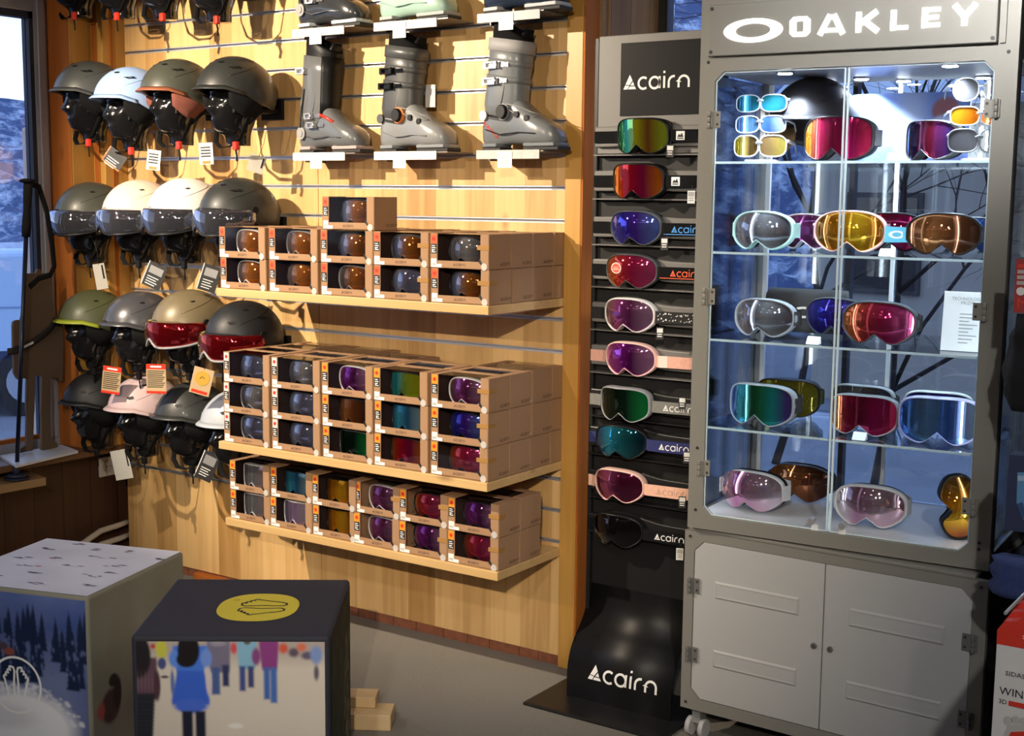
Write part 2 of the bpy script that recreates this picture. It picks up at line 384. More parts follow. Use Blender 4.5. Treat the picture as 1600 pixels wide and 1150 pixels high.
# wall behind the stand and the cabinet, with a wide window
X0w, X1w = 2.095, 3.33
s = MB(); 
s.box((-.3, YB+.001, 0), (2.03, YB+.06, CEIL)); s.box((2.03, YB, 0), (7.2, YB+.06, .55)); s.box((2.03, YB, 2.40), (7.2, YB+.06, CEIL)); s.box((2.03, YB, .55), (X0w, YB+.06, 2.4)); s.box((X1w, YB, .55), (7.2, YB+.06, 2.4))
struct(s.build('wall_rear', mat('charcoal_wall', (.05, .048, .05), .7)))
s = MB()
for a, b_ in (((X0w, YB-.01, .55), (X0w+.008, YB+.04, 2.4)), ((X1w-.03, YB-.01, .55), (X1w, YB+.04, 2.4)), ((X0w, YB-.01, .55), (X1w, YB+.04, .58)), ((X0w, YB-.01, 2.37), (X1w, YB+.04, 2.4)), ((2.72, YB, .58), (2.735, YB+.03, 2.37))): s.box(a, b_)
win = struct(s.build('window_2', mat('dark_window_frame', (.03, .03, .035), .4)))
pane = glass('window_glass', (.96, .98, 1), .9, base=.03)
MB().box((X0w+.02, YB+.012, .58), (X1w-.03, YB+.018, 2.37)).build('pane', pane, win)
# left corner: stepped wood strips, window wall
YA = onx(121, 500, -.065).y; XW = -.19; YF = onx(60, 250, XW).y
struct(MB().box((-.3, -.105, .497), (-.0005, .03, CEIL)).build('trim_4', yellow_wood, bevel=.002))
struct(MB().box((-.02, -.072, .4975), (.003, -.058, CEIL)).build('trim_5', orange_wood, bevel=.001))
struct(MB().box((-.06, -.107, .4975), (-.03, -.1055, CEIL)).build('trim_9', orange_wood))
struct(MB().box((-.3, YA+.003, .497), (-.066, -.1052, CEIL)).build('trim_6', yellow_wood, bevel=.002))
struct(MB().box((XW-.04, YA, .497), (-.068, YA+.004, CEIL)).build('trim_7', orange_wood))
s = MB(); s.box((-.30, -7.2, -.06), (-.12, YB, .47)); struct(MB().box((-.30, .035, .4705), (-.12, YB, CEIL)).build('wall_left', dark_wood)); struct(s.build('wall_left', dark_wood))
s = MB(); s.box((-.30, -7.2, 2.20), (-.12, YA-.001, CEIL)); s.box((-.30, -7.2, .47), (-.12, -2.6, 2.2)); o = struct(s.build('wall_window_side', orange_wood)); o.name = 'wall_left'
o = struct(MB().box((-.30, -2.6, .4705), (.0, -.022, .4965)).build('trim_10', wood('sill_wood', (.20, .10, .045), (.11, .05, .02), .2, 'X', .45, False, 'Y'), bevel=.004))
s = MB()
s.box((XW-.05, YF, .497), (XW, YA-.0005, 2.2)); s.box((XW-.05, -2.6, 2.14), (XW, YF, 2.2)); s.box((XW-.05, -2.6, .497), (XW, YF, .53)); s.box((XW-.05, -2.6, .53), (XW, -2.55, 2.14))
s.box((XW, YF+.012, .53), (XW+.008, YA-.012, 2.2))
win = struct(s.build('window_1', mat('grey_aluminium_frame', (.42, .45, .52), .4, .3), bevel=.003))
MB().box((XW-.048, YF-.018, .53), (XW-.004, YF-.0005, 2.14)).box((XW-.048, -2.55, 2.115), (XW-.004, YF, 2.1395)).build('rubber_seal', mat('dark_rubber', (.02, .03, .06), .6), win)
MB().box((XW-.046, -2.55, .53), (XW-.02, YF-.019, .545)).build('bottom_rail', orange_wood, win)
MB().box((XW-.03, -2.55, .545), (XW-.024, YF-.018, 2.115)).build('pane', pane, win)
# wall socket
o = MB(); P = onx(153, 732, -.12); o.box((-.1195, P.y, P.z-.036), (-.108, P.y+.078, P.z+.044)); sock = o.build('wall_socket', mat('ivory_plastic', (.55, .50, .42), .45), bevel=.004)
tag(sock, 'ivory square wall socket on the dark panelling under the window', 'socket')
c = Vector((-.108, P.y+.04, P.z+.004)); MB().cyl(c, c+Vector((.003, 0, 0)), .026, 24).build('socket_face', mat('ivory_plastic_shade', (.42, .38, .33), .5), sock)
MB().cyl(c+Vector((.003, -.009, 0)), c+Vector((.0035, -.009, 0)), .003, 8).cyl(c+Vector((.003, .009, 0)), c+Vector((.0035, .009, 0)), .003, 8).build('pin_hole', ink, sock)
# ---------------------------------------------------------------- outdoors
GZ = -.55
snow = mat('snow', (.55, .60, .70), .8, noise=.06, nscale=3)
tag(MB().box((-60, -40, GZ-.2), (60, 60, GZ)).build('slushy_ground', mat('grey_slush', (.20, .215, .25), .85, noise=.35, nscale=1.5)), None, None, None, 'structure')
def hill():
    nx, ny = 140, 60; vs = []
    for j in range(ny):
        for i in range(nx):
            u, v = i/(nx-1), j/(ny-1); th = math.radians(35+160*u); R = 17+26*v if math.degrees(th) < 122 else 10.5+32*v; hh = 4.4+7.5*min(1, max(0, (128-math.degrees(th))/10))
            z = GZ-.1+v**1.1*hh+math.sin(u*31+v*5)*.35*v*2+math.sin(u*77+v*19)*.2+rng.normal()*.12
            vs.append((R*math.cos(th), R*math.sin(th)-2, z))
    return vs, [(j*nx+i, j*nx+i+1, (j+1)*nx+i+1, (j+1)*nx+i) for j in range(ny-1) for i in range(nx-1)]
m, nt_, b_ = newmat('snowy_forest'); N = nt_.nodes; tcn = N.new('ShaderNodeTexCoord'); tx = N.new('ShaderNodeTexNoise'); tx.inputs['Scale'].default_value = 1.6; tx.inputs['Detail'].default_value = 9; tx.inputs['Roughness'].default_value = .75
nt_.links.new(tcn.outputs['Object'], tx.inputs[0]); rr = N.new('ShaderNodeValToRGB'); nt_.links.new(tx.outputs[0], rr.inputs[0]); nt_.links.new(rr.outputs[0], b_.inputs['Base Color']); b_.inputs['Roughness'].default_value = .9
rr.color_ramp.elements[0].position = .47; rr.color_ramp.elements[0].color = (.05, .085, .19, 1); rr.color_ramp.elements[1].position = .72; rr.color_ramp.elements[1].color = (.70, .80, .95, 1)
h = MB(); h.add(*hill(), 0, True); tag(h.build('hillside_ground', m), None, None, None, 'structure')
# parked van
van = empty('van', onx(30, 600, -6.9)*1.0); van.location.z = GZ
vdir = (Vector((van.location.x, van.location.y, 0))-Vector((CAM.x, CAM.y, 0))).normalized(); van.rotation_euler = (0, 0, math.atan2(vdir.y, vdir.x)-PI/2); van.location -= van.rotation_euler.to_matrix() @ Vector((2.12, 0, 0))
prof = [(-1.1, .35), (-1.2, .8), (-1.1, 1.0), (-.55, 1.22), (-.05, 1.50), (2.6, 1.52), (3.0, 1.35), (3.05, .4), (2.6, .3), (-.9, .3)]
vb = mat('pale_blue_car_paint', (.50, .68, .92), .25, 0, .6)
MB().prism(prof, -.85, .85, 0, 'xz').build('body', vb, van, bevel=.07, seg=4); MB().box((-.9, -.856, .985), (3.02, -.851, 1.0)).box((1.55, -.856, 1.0), (1.562, -.851, 1.40)).build('body_crease', mat('blue_grey_crease', (.25, .38, .60), .4), van)
MB().prism([(-.5, 1.16), (-.02, 1.42), (.62, 1.42), (.62, 1.10)], -.856, -.851, 0, 'xz').build('side_window', blackg, van)
MB().prism([(.72, 1.10), (.72, 1.42), (1.3, 1.42), (1.3, 1.10)], -.856, -.851, 0, 'xz').build('side_window', blackg, van)
for x in (-.45, 2.2):
    t = MB().cyl((x, -.86, .31), (x, -.62, .31), .31, 28).build('wheel', mat('tyre_rubber', (.02, .02, .022), .8), van); MB().cyl((x, -.872, .31), (x, -.86, .31), .19, 20).build('hub_cap', mat('hub_grey', (.45, .5, .58), .35, .4), t)
MB().box((-1.14, -.86, .52), (3.0, -.852, .60)).build('side_moulding', mat('dark_blue_trim', (.03, .05, .12), .5), van)
tag(van, 'pale blue van parked in the snow outside the left window', 'van')
# beige timber post outside and house behind the cabinet
p = onx(62, 300, -3.4); o = MB().box((p.x-.08, p.y-.07, GZ), (p.x+.08, p.y+.07, p.z+.42)).build('timber_post', mat('weathered_beige_wood', (.52, .44, .36), .8, noise=.2, nscale=9), bevel=.02); tag(o, 'weathered beige timber post outside behind the ski pole strap', 'post')
hs = empty('house', (1.0, 9.5, GZ)); MB().box((-1.9, 0, 0), (3.2, 5, 2.9)).build('wall', mat('beige_render', (.40, .36, .31), .8, noise=.12, nscale=2), hs)
MB().prism([(-.6, 2.9), (5.6, 2.9), (2.5, 4.4)], -2.3, 3.6, 0, 'yz').build('roof', snow, hs)
for x in (-1.2, .5, 2.0):
    f = MB().box((x-.38, -.05, 1.1), (x+.38, 0, 2.1)).build('window', mat('dark_window_frame', (.03, .03, .035), .4), hs); MB().box((x-.33, -.06, 1.15), (x+.33, -.05, 2.05)).build('pane', blackg, f)
tag(hs, 'beige house with snowy roof seen through the glass cabinet back', 'house')
def tree(loc, seed, h, lean):
    rnd = random.Random(seed); mb = MB()
    def br(p, d, L, r, dep):
        pts = [p]; q = p.copy(); dd = d.copy()
        for i in range(4):
            dd = (dd+Vector((rnd.gauss(0, .13), rnd.gauss(0, .13), rnd.gauss(0, .1)))).normalized(); q = q+dd*L/4; pts.append(q.copy())
            if dep < 4 and i >= 1:
                for _ in range(1 if dep else 2):
                    a = (dd+Vector((rnd.gauss(0, .75), rnd.gauss(0, .5), rnd.gauss(.1, .45)))).normalized(); br(q.copy(), a, L*rnd.uniform(.5, .75), r*.5, dep+1)
        mb.tube(pts, lambda t: r*(1-.55*t), 5 if dep > 1 else 7)
    br(Vector(loc), Vector(lean).normalized(), h, h*.013, 0); return mb
bark = mat('dark_bark', (.025, .020, .018), .9)
for k, (loc, sd, hh, ln, lb) in enumerate([((1.9, 3.2, GZ), 3, 2.1, (-.05, 0, 1), 'bare dark tree behind the left half of the glass cabinet'), ((2.75, 6.4, GZ), 8, 2.7, (-.3, .1, .9), 'bare dark tree leaning left behind the right half of the cabinet'), ((.2, 6.0, GZ), 21, 2.6, (.1, 0, 1), 'bare tree farther off behind the goggle stand')]):
    tag(tree(loc, sd, hh, ln).build('bare_tree', bark), lb, 'tree', 'bare trees outside the rear window')
# ================================================================== GOGGLES
def outline(a, b, n=2.7, notch=.020, nw=.020, K=56, droop=0.):
    P = []
    for i in range(K):
        t = 2*PI*i/K; c, s_ = math.cos(t), math.sin(t)
        x = a*math.copysign(abs(c)**(2/n), c); z = b*math.copysign(abs(s_)**(2/n), s_)
        if z < 0: z += notch*math.exp(-(x/nw)**2)*min(1, -z/(b*.6))
        if droop and z < 0: z -= droop*math.exp(-((abs(x)-a*.45)/(a*.28))**2)
        P.append((x, z))
    return P
def goggle_mesh(kind):
    """kind: ball (double-curved lens), tube (single-curved lens), bare (lens without a rim)"""
    a, b = .086, .049
    ol = outline(a, b, 2.5 if kind == 'ball' else 3.4 if kind == 'tube' else 2.6, .024, .02, 56, .004)
    kx, kz = (5.6, 5.5) if kind == 'ball' else (5.0, .5) if kind == 'tube' else (6.0, 6.5)
    dep = lambda x, z: kx*x*x+kz*z*z
    K = len(ol); L = MB(); nr = 9; rings = []
    for j in range(nr):
        t = 1-j/(nr-.6); rings.append([Vector((x*t, dep(x*t, z*t), z*t)) for x, z in ol])
    L.loft(rings, 0, caps=False); L.add([rings[-1][i] for i in range(K)], [tuple(range(K))], 0, True)
    F = MB()
    def ring(sc, dy, fl=1.): return [Vector((x*sc, dep(x, z)*fl+dy, z*sc)) for x, z in ol]
    if kind != 'bare': e_ = .0 if kind == 'tube' else .012; F.loft([ring(.975, .004), ring(.985, -.003), ring(1.012+e_, -.0035), ring(1.045+e_, .003), ring(1.055+e_, .014), ring(1.04, .03, .8), ring(1.0, .036, .75), ring(.95, .034, .75)], 0, closed=True)
    else: F.loft([ring(.90, .006), ring(.97, .004), ring(.99, .013), ring(1.0, .03, .8), ring(.96, .034, .78), ring(.90, .03, .8)], 0, closed=True)
    B = MB(); B.loft([ring(1.01, .034, .78), ring(1.0, .052, .62), ring(.90, .053, .62), ring(.90, .034, .78)], 0, closed=True)
    return L, F, B
GM = {}
for k in ('ball', 'tube', 'bare'):
    L, F, B = goggle_mesh(k)
    r = empty('proto'); L.build('lens', steel, r); F.build('frame', black, r); B.build('face_foam', blackf, r)
    GM[k] = r
def band(x0, y0, x1, y1, h0, h1, bow=0., th=.002, n=10, zc=0.):
    """flat elastic strap running sideways"""
    mb = MB(); rings = []
    for i in range(n+1):
        t = i/n; x = x0+(x1-x0)*t; y = y0+(y1-y0)*t+bow*math.sin(PI*t); h = (h0+(h1-h0)*t)/2
        rings.append([Vector((x, y-th/2, zc-h)), Vector((x, y+th/2, zc-h)), Vector((x, y+th/2, zc+h)), Vector((x, y-th/2, zc+h))])
    mb.loft(rings, 0, smooth=False); return mb
def goggles(kind, lens_m, frame_m, loc, rz=0., label=None, group=None, strap=None, rx=0., ry=0., s=1.):
    g = dup(GM[kind]); g.name = 'ski_goggles'; recolor(g, 'lens', lens_m); recolor(g, 'frame', frame_m)
    g.location = loc; g.rotation_euler = (rx, ry, rz); g.scale = (s, s, s)
    if strap:   # strap looped behind
        pts = [(-.088, .04), (-.092, .075), (-.07, .12), (0, .14), (.07, .12), (.092, .075), (.088, .04)]
        mb = MB(); rings = []
        for x, y in pts: rings.append([Vector((x, y, -.019)), Vector((x*1.02, y*1.02, -.019)), Vector((x*1.02, y*1.02, .019)), Vector((x, y, .019))])
        mb.loft(rings, 0, smooth=False); mb.build('strap', strap, g)
    tag(g, label, 'goggles', group); return g
frm_black = mat('goggle_frame_black', (.008, .008, .009), .4, spec=.3)
frm_grey = mat('goggle_frame_grey', (.30, .31, .33), .4)
frm_white = mat('goggle_frame_white', (.75, .74, .73), .35)
frm_pink = mat('goggle_frame_pink', (.80, .52, .46), .4)
frm_mint = mat('goggle_frame_mint', (.45, .72, .66), .4)
frm_dark = mat('goggle_frame_dark_grey', (.06, .065, .07), .4)
LN = dict(
 silver=lens('lens_silver', [(.55, .58, .66), (.30, .28, .34), (.65, .66, .72), (.25, .22, .26)]),
 bluesilver=lens('lens_blue_silver', [(.20, .28, .62), (.55, .62, .85), (.22, .22, .38), (.35, .40, .62)]),
 orange=lens('lens_orange_silver', [(.50, .48, .52), (.35, .22, .18), (.85, .30, .04), (.40, .10, .02)]),
 orangeblue=lens('lens_orange_blue', [(.10, .14, .40), (.45, .50, .70), (.75, .28, .06), (.30, .08, .02)]),
 copper=lens('lens_copper', [(.35, .12, .04), (.65, .25, .08), (.30, .09, .03), (.12, .04, .02)]),
 green=lens('lens_green_yellow', [(.02, .30, .10), (.05, .55, .30), (.55, .60, .02), (.30, .10, .03), (.60, .75, .05)]),
 red=lens('lens_red_orange', [(.80, .28, .02), (.75, .03, .02), (.50, .01, .04), (.35, .01, .10), (.85, .20, .02)]),
 violet=lens('lens_blue_violet', [(.10, .12, .75), (.04, .04, .55), (.10, .03, .45), (.20, .30, .95)]),
 redpink=lens('lens_red_pink', [(.80, .20, .04), (.75, .05, .05), (.55, .02, .12), (.80, .10, .30)]),
 purple=lens('lens_purple', [(.35, .22, .20), (.45, .10, .40), (.20, .03, .16), (.65, .35, .60)]),
 magenta=lens('lens_magenta', [(.55, .12, .45), (.35, .03, .42), (.15, .01, .16), (.75, .35, .70)]),
 darkgreen=lens('lens_dark_green', [(.01, .03, .02), (.005, .02, .01), (.01, .03, .02), (.02, .45, .12)]),
 teal=lens('lens_teal', [(.02, .12, .35), (.04, .45, .75), (.02, .20, .25), (.01, .06, .10)]),
 plum=lens('lens_plum', [(.25, .04, .10), (.45, .10, .25), (.12, .01, .05), (.20, .02, .08)]),
 black=lens('lens_black', [(.012, .01, .012), (.02, .015, .02)]),
 cyan=lens('lens_cyan', [(.05, .30, .60), (.10, .65, .95), (.04, .20, .45), (.50, .80, .90)]),
 cyangreen=lens('lens_cyan_lime', [(.05, .70, .80), (.03, .35, .30), (.45, .65, .05), (.65, .70, .02)]),
 pinkw=lens('lens_pale_pink', [(.85, .80, .85), (.65, .30, .50), (.85, .60, .72), (.80, .50, .60)]),
 lilac=lens('lens_lilac', [(.55, .50, .80), (.75, .50, .85), (.80, .70, .90)]),
 fire=lens('lens_fire_orange', [(.30, .12, .02), (.85, .30, .01), (1., .55, .02), (.55, .14, .01)]),
 pearl=lens('lens_pearl', [(.75, .70, .80), (.60, .65, .70), (.80, .55, .65)]),
 rainbow=lens('lens_teal_rainbow', [(.10, .25, .80), (.05, .60, .75), (.01, .10, .06), (.03, .30, .10), (.02, .65, .65), (.15, .10, .50)]),
 yellow=lens('lens_yellow', [(.60, .55, .02), (.25, .20, .02), (.55, .48, .05)]),
 crimson=lens('lens_crimson', [(.85, .30, .02), (.70, .02, .10), (.25, .01, .05), (.60, .01, .15), (.80, .03, .12)]),
 iceblue=lens('lens_ice_blue', [(.05, .20, .75), (.25, .55, .95), (.05, .15, .60), (.50, .65, .95)]),
 grape=lens('lens_grape', [(.02, .05, .25), (.05, .02, .12), (.30, .02, .05), (.08, .04, .25)]),
 amber=lens('lens_amber', [(.90, .45, .02), (.95, .20, .01), (.60, .08, .01)]),
 gold=lens('lens_gold', [(.80, .70, .05), (.30, .18, .05), (.55, .35, .15), (.75, .65, .10)]),
 smoke=lens('lens_smoke', [(.10, .10, .12), (.35, .35, .38), (.06, .06, .08)]),
)
# ================================================================== SHELVES AND BOXES
def shelf(x0, x1, d, ztop, label):
    o = MB().box((x0, -d, ztop-.026), (x1, -.001, ztop)).build('wooden_shelf', pine_shelf, bevel=.002)
    tag(o, label, 'shelf', 'pine shelves on the slatted wall')
    br = MB()
    for x in (x0+.12, x1-.12): br.box((x-.012, -d*.7, ztop-.045), (x+.012, -.0005, ztop-.0265)); 
    br.build('shelf_bracket', alu, o); return o
shelf(.905, 1.992, .407, 1.171, 'top pine shelf, under the two layers of orange-label boxes')
shelf(.903, 1.992, .407, .664, 'middle pine shelf, under the three layers of boxes')
shelf(.868, 1.992, .350, .388, 'lowest and shallowest pine shelf, two layers of boxes on it')
kraft = mat('kraft_cardboard', (.36, .205, .105), .75, noise=.07, nscale=12)
kraft_in = mat('dark_shaded_print_card', (.042, .022, .020), .6)  # dark print with the box's inner shadow mixed into the colour
film = glass('clear_plastic_film', (.97, .97, .97), .6, base=.025, rough=.03)
lab_or = mat('orange_label', (.85, .30, .02), .5); lab_rd = mat('red_label', (.72, .10, .03), .5); lab_wh = mat('grey_white_label', (.62, .60, .60), .5)
tape = mat('brown_parcel_tape', (.38, .20, .06), .35); seal = mat('pale_round_seal', (.55, .53, .50), .3)
BW, BH, BD = .200, .0985, .108
def make_box(W):
    r = empty('proto_box'); t = .0022; x0, x1 = .026, W-.030; z0 = .021; ft = .052
    c = MB()
    c.box((0, 0, 0), (W, BD, t)); c.box((0, BD-t, t), (W, BD, BH)); c.box((0, 0, t), (t, BD-t, BH)); c.box((W-t, 0, t), (W, BD-t, BH))
    c.box((t, 0, t), (W-t, t, z0)); c.box((t, 0, z0), (x0, t, BH)); c.box((x1, 0, z0), (W-t, t, BH))
    c.box((t, t, BH-t), (x0, BD-t, BH)); c.box((x1, t, BH-t), (W-t, BD-t, BH)); c.box((x0, BD-.030, BH-t), (x1, BD-t, BH))
    c.build('carton', kraft, r, bevel=.0006, seg=1)
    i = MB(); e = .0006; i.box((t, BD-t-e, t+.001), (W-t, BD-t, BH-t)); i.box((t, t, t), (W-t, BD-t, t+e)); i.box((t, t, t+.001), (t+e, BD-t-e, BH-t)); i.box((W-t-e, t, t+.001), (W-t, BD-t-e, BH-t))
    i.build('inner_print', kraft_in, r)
    f = MB(); f.add([(x0, .0012, z0), (x1, .0012, z0), (x1, .0012, BH-.0012), (x0, .0012, BH-.0012), (x1, BD-.03, BH-.0012), (x0, BD-.03, BH-.0012)], [(0, 1, 2, 3), (3, 2, 4, 5)]); f.build('window_film', film, r)
    l = MB(); y = -.0006
    l.box((.003, y, BH-.030), (.0235, 0, BH-.003), 0); l.box((.003, y, .040), (.0235, 0, BH-.030), 1); l.box((.003, y, .026), (.0235, 0, .040), 2)
    for q in range(4): l.box((.006, y-.0002, BH-.037-q*.006), (.006+(.014 if q % 2 else .011), y, BH-.0345-q*.006), 3)
    l.prism([(.006, .044), (.013, .044), (.0095, .051)], y-.0002, y, 3, 'xz'); l.cyl((.013, y, BH-.016), (.013, y-.0003, BH-.016), .006, 12, 4)
    l.build('side_label', [lab_or, ink, kraft, white, red], r)
    p = MB(); p.box((.004, -.001, .0015), (.024, -.0002, .026)); p.box((.024, -.001, .0015), (.042, -.0002, .011))
    for q in range(6): p.box((.007+q*.0026, -.0013, .006), (.0082+q*.0026, -.001, .013), 1)
    p.build('price_sticker', [paper, greyg], r)
    g = MB(); put_logo(g, .0062, lambda u, v: Vector((W*.40+u, -.0004, .0075+v))); put_logo(g, .0075, lambda u, v: Vector((W+.0004, BD-.052+u, .010+v))); g.build('print', mat('dark_brown_print', (.10, .05, .03), .7), r)
    k = MB(); k.add([(x1-.006, -.0006, z0), (x1+.014, -.0006, .002), (x1-.002, -.0006, z0+.012)], [(0, 1, 2)]); k.build('corner_flash', ink, r)
    k = MB(); k.cyl((x1+.014, -.0012, .008), (x1+.014, -.0004, .008), .0105, 14); k.build('round_seal', seal, r)
    return r
BOX20 = make_box(.2065); BOX18 = make_box(.186)
tape_mb = MB().box((.2065-.040, -.0015, .055), (.2065+.0006, -.0008, .068)).box((.2065, -.0008, .055), (.2065+.0008, .04, .068)); TAPE = tape_mb.build('tape', tape, None)
TAPE18 = MB().box((.186-.036, -.0015, .055), (.186+.0006, -.0008, .068)).box((.186, -.0008, .055), (.186+.0008, .03, .068)).build('tape', tape, None)
colw = {5: ['leftmost', 'second from the left', 'middle', 'second from the right', 'rightmost'], 6: ['leftmost', 'second from the left', 'third from the left', 'third from the right', 'second from the right', 'rightmost']}
layw = {2: ['lower layer', 'upper layer'], 3: ['bottom layer', 'middle layer', 'top layer']}
depw = ['front row', 'second row back', 'third row back', 'rear row']
def rack(shname, xs, z, y0, layers, deps, proto, pw, L, lab, tp, slbl, skip=()):
    """fill a shelf; L[layer][col] = (lens, words, kind, frame)"""
    n = len(xs)
    for c, x in enumerate(xs):
        for l in range(layers):
            for d in range(deps):
                if d and l < layers-1 and c < n-1: continue          # buried: nothing of it shows
                if (c, l, d) in skip: continue
                jx, jy, ja = (random.uniform(-.0015, .0015), random.uniform(-.003, .003), random.uniform(-.012, .012)) if d or l else (0, 0, 0)
                o = dup(proto); o.name = 'goggle_box'; o.location = (x+jx, y0+d*(BD+.0045)+jy, z+l*(BH+.0012)); o.rotation_euler = (0, 0, ja)
                lm = lab(c, l)
                for ch in o.children:
                    if ch.name.startswith('side_label'): ch.material_slots[0].link = 'OBJECT'; ch.material_slots[0].material = lm
                if d == 0 and (c, l) in tp: q = tp[(c, l)].copy(); COL.objects.link(q); q.parent = o
                if d == 0: w = L[l][c][1]; txt = '%s goggle box, %s, %s stack, %s' % (w, layw[layers][l], colw[n][c], shname)
                else: txt = 'kraft box, %s, %s stack, %s, %s' % (shname, colw[n][c], layw[layers][l], depw[d] if deps == 4 else 'rear row')
                tag(o, txt, 'box', slbl)
                if d == 0:
                    lm, w, kd, fr = L[l][c]
                    goggles(kd, LN[lm], fr, (o.location.x+pw*.485, o.location.y+.0105, o.location.z+.0505), -.05+ja, '%s goggles in the %s box, %s stack, %s' % (w, layw[layers][l].split()[0], colw[n][c], shname), 'goggles in the boxes', s=.80)
K = 'ball'; T = 'tube'
S1 = [[('orange', 'orange', K, frm_white), ('orange', 'grey and orange', K, frm_black), ('orange', 'silver and orange', K, frm_grey), ('bluesilver', 'dark blue-grey', K, frm_black), ('orangeblue', 'blue-strapped silver', K, frm_black)],
      [('orange', 'white-framed orange', K, frm_white), ('orange', 'grey-framed orange', K, frm_grey), ('orangeblue', 'orange and blue', K, frm_black), ('orangeblue', 'blue and bronze', K, frm_dark), ('silver', 'silver', K, frm_black)]]
S2 = [[('bluesilver', 'grey-blue mirror', K, frm_grey), ('bluesilver', 'blue-silver mirror', K, frm_black), ('darkgreen', 'dark green', T, frm_dark), ('red', 'red and orange striped', T, frm_black), ('redpink', 'red', K, frm_black)],
      [('silver', 'grey mirror', K, frm_grey), ('bluesilver', 'blue mirror', K, frm_black), ('copper', 'dark copper', T, frm_black), ('cyan', 'light blue cylindrical', T, frm_black), ('violet', 'bright blue', K, frm_black)],
      [('bluesilver', 'light blue mirror', K, frm_black), ('silver', 'silver-blue mirror', K, frm_black), ('magenta', 'magenta', K, frm_white), ('cyangreen', 'cyan and lime striped', T, frm_black), ('purple', 'pink', K, frm_white)]]
S3 = [[('pearl', 'pearl cylindrical', T, frm_white), ('lilac', 'lilac cylindrical', T, frm_white), ('fire', 'orange cylindrical', T, frm_black), ('purple', 'silver-pink', K, frm_white), ('magenta', 'dark pink', K, frm_black), ('redpink', 'crimson', K, frm_black)],
      [('pearl', 'pink and white striped', T, frm_white), ('cyan', 'sky blue', T, frm_black), ('fire', 'fire orange', T, frm_black), ('purple', 'pale pink', K, frm_white), ('redpink', 'cherry red', K, frm_black), ('magenta', 'raspberry', K, frm_black)]]
xs1 = [.918, 1.137, 1.356, 1.566, 1.782]; xs2 = [.922, 1.140, 1.358, 1.566, 1.782]; xs3 = [.884, 1.070, 1.259, 1.432, 1.615, 1.802]
rack('top shelf', xs1, 1.172, -.398, 2, 4-1 if False else 4, BOX20, .2065, S1, lambda c, l: lab_rd, {(4, 0): TAPE, (4, 1): TAPE, (3, 0): TAPE, (3, 1): TAPE}, 'goggle boxes on the top shelf')
rack('middle shelf', xs2, .665, -.398, 3, 4, BOX20, .2065, S2, lambda c, l: lab_wh if c < 2 else lab_or, {(4, 0): TAPE, (4, 1): TAPE, (4, 2): TAPE}, 'goggle boxes on the middle shelf', skip={(2, 2, 3), (3, 2, 2), (3, 2, 3)})
rack('lowest shelf', xs3, .389, -.340, 2, 2, BOX18, .186, S3, lambda c, l: lab_or, {(4, 0): TAPE18, (4, 1): TAPE18, (3, 1): TAPE18, (5, 0): TAPE18, (5, 1): TAPE18}, 'goggle boxes on the lowest shelf')
o = dup(BOX20); o.name = 'goggle_box'; o.location = (1.352, -.385, 1.172+2*(BH+.0012)+.001); recz = [c for c in o.children if c.name.startswith('side_label')][0]; recz.material_slots[0].link = 'OBJECT'; recz.material_slots[0].material = lab_rd
tag(o, 'single kraft goggle box alone on top of the stacks of the top shelf', 'box', 'goggle boxes on the top shelf')
goggles(K, LN['orangeblue'], frm_black, (1.352+.101, -.374, o.location.z+.0505), -.05, 'silver-lens goggles with blue strap in the single topmost box', 'goggles in the boxes', s=.80)
for q in (BOX20, BOX18):
    for ch in list(q.children): bpy.data.objects.remove(ch)
    bpy.data.objects.remove(q)
bpy.data.objects.remove(TAPE); bpy.data.objects.remove(TAPE18)
# ================================================================== HEADS AND HELMETS
def head_mesh():
    nz, nu = 34, 40; rings = []
    for j in range(nz):
        t = j/(nz-1); z = -.165+.285*t
        # half width, front and back depth along the height (neck, chin, cheeks, brow, crown)
        zs_ = [-.165, -.135, -.118, -.10, -.07, -.03, .02, .06, .09, .11, .12]
        W = [.046, .045, .052, .052, .060, .067, .072, .070, .056, .032, .004]
        Fd = [.030, .036, .066, .082, .086, .086, .088, .085, .070, .042, .004]
        Bd = [.050, .050, .052, .060, .072, .084, .092, .088, .072, .042, .004]
        w_, f_, b_ = (float(np.interp(z, zs_, q)) for q in (W, Fd, Bd))
        ring = []
        for i in range(nu):
            a = 2*PI*i/nu; x = w_*math.sin(a); c = math.cos(a); y = -f_*c if c > 0 else -b_*c
            if c > 0:
                y -= .026*math.exp(-(x/.011)**2)*math.exp(-((z+.045)/.017)**2)+.012*math.exp(-(x/.009)**2)*math.exp(-((z+.018)/.022)**2)   # nose
                y += .014*(math.exp(-((x-.030)/.014)**2)+math.exp(-((x+.030)/.014)**2))*math.exp(-((z+.012)/.013)**2)                         # eye sockets
                y -= .006*math.exp(-(x/.045)**2)*math.exp(-((z-.012)/.009)**2)                                                              # brow
                y -= .007*math.exp(-(x/.020)**2)*(math.exp(-((z+.078)/.005)**2)+math.exp(-((z+.090)/.006)**2))                                # lips
                y -= .008*math.exp(-(x/.018)**2)*math.exp(-((z+.112)/.010)**2)                                                              # chin
            ring.append(Vector((x, y, z)))
        rings.append(ring)
    return MB().loft(rings)
def make_head():
    r = empty('face_mannequin'); head_mesh().build('face', blackg, r)
    MB().box((-.035, .085, -.05), (.035, .30, -.03)).box((-.05, .06, -.06), (.05, .10, -.015)).box((-.05, .285, -.07), (.05, .2999, .0)).build('wall_arm', black, r, bevel=.003)
    return r
HEAD = make_head()
SA, SB, SC = .113, .138, .128
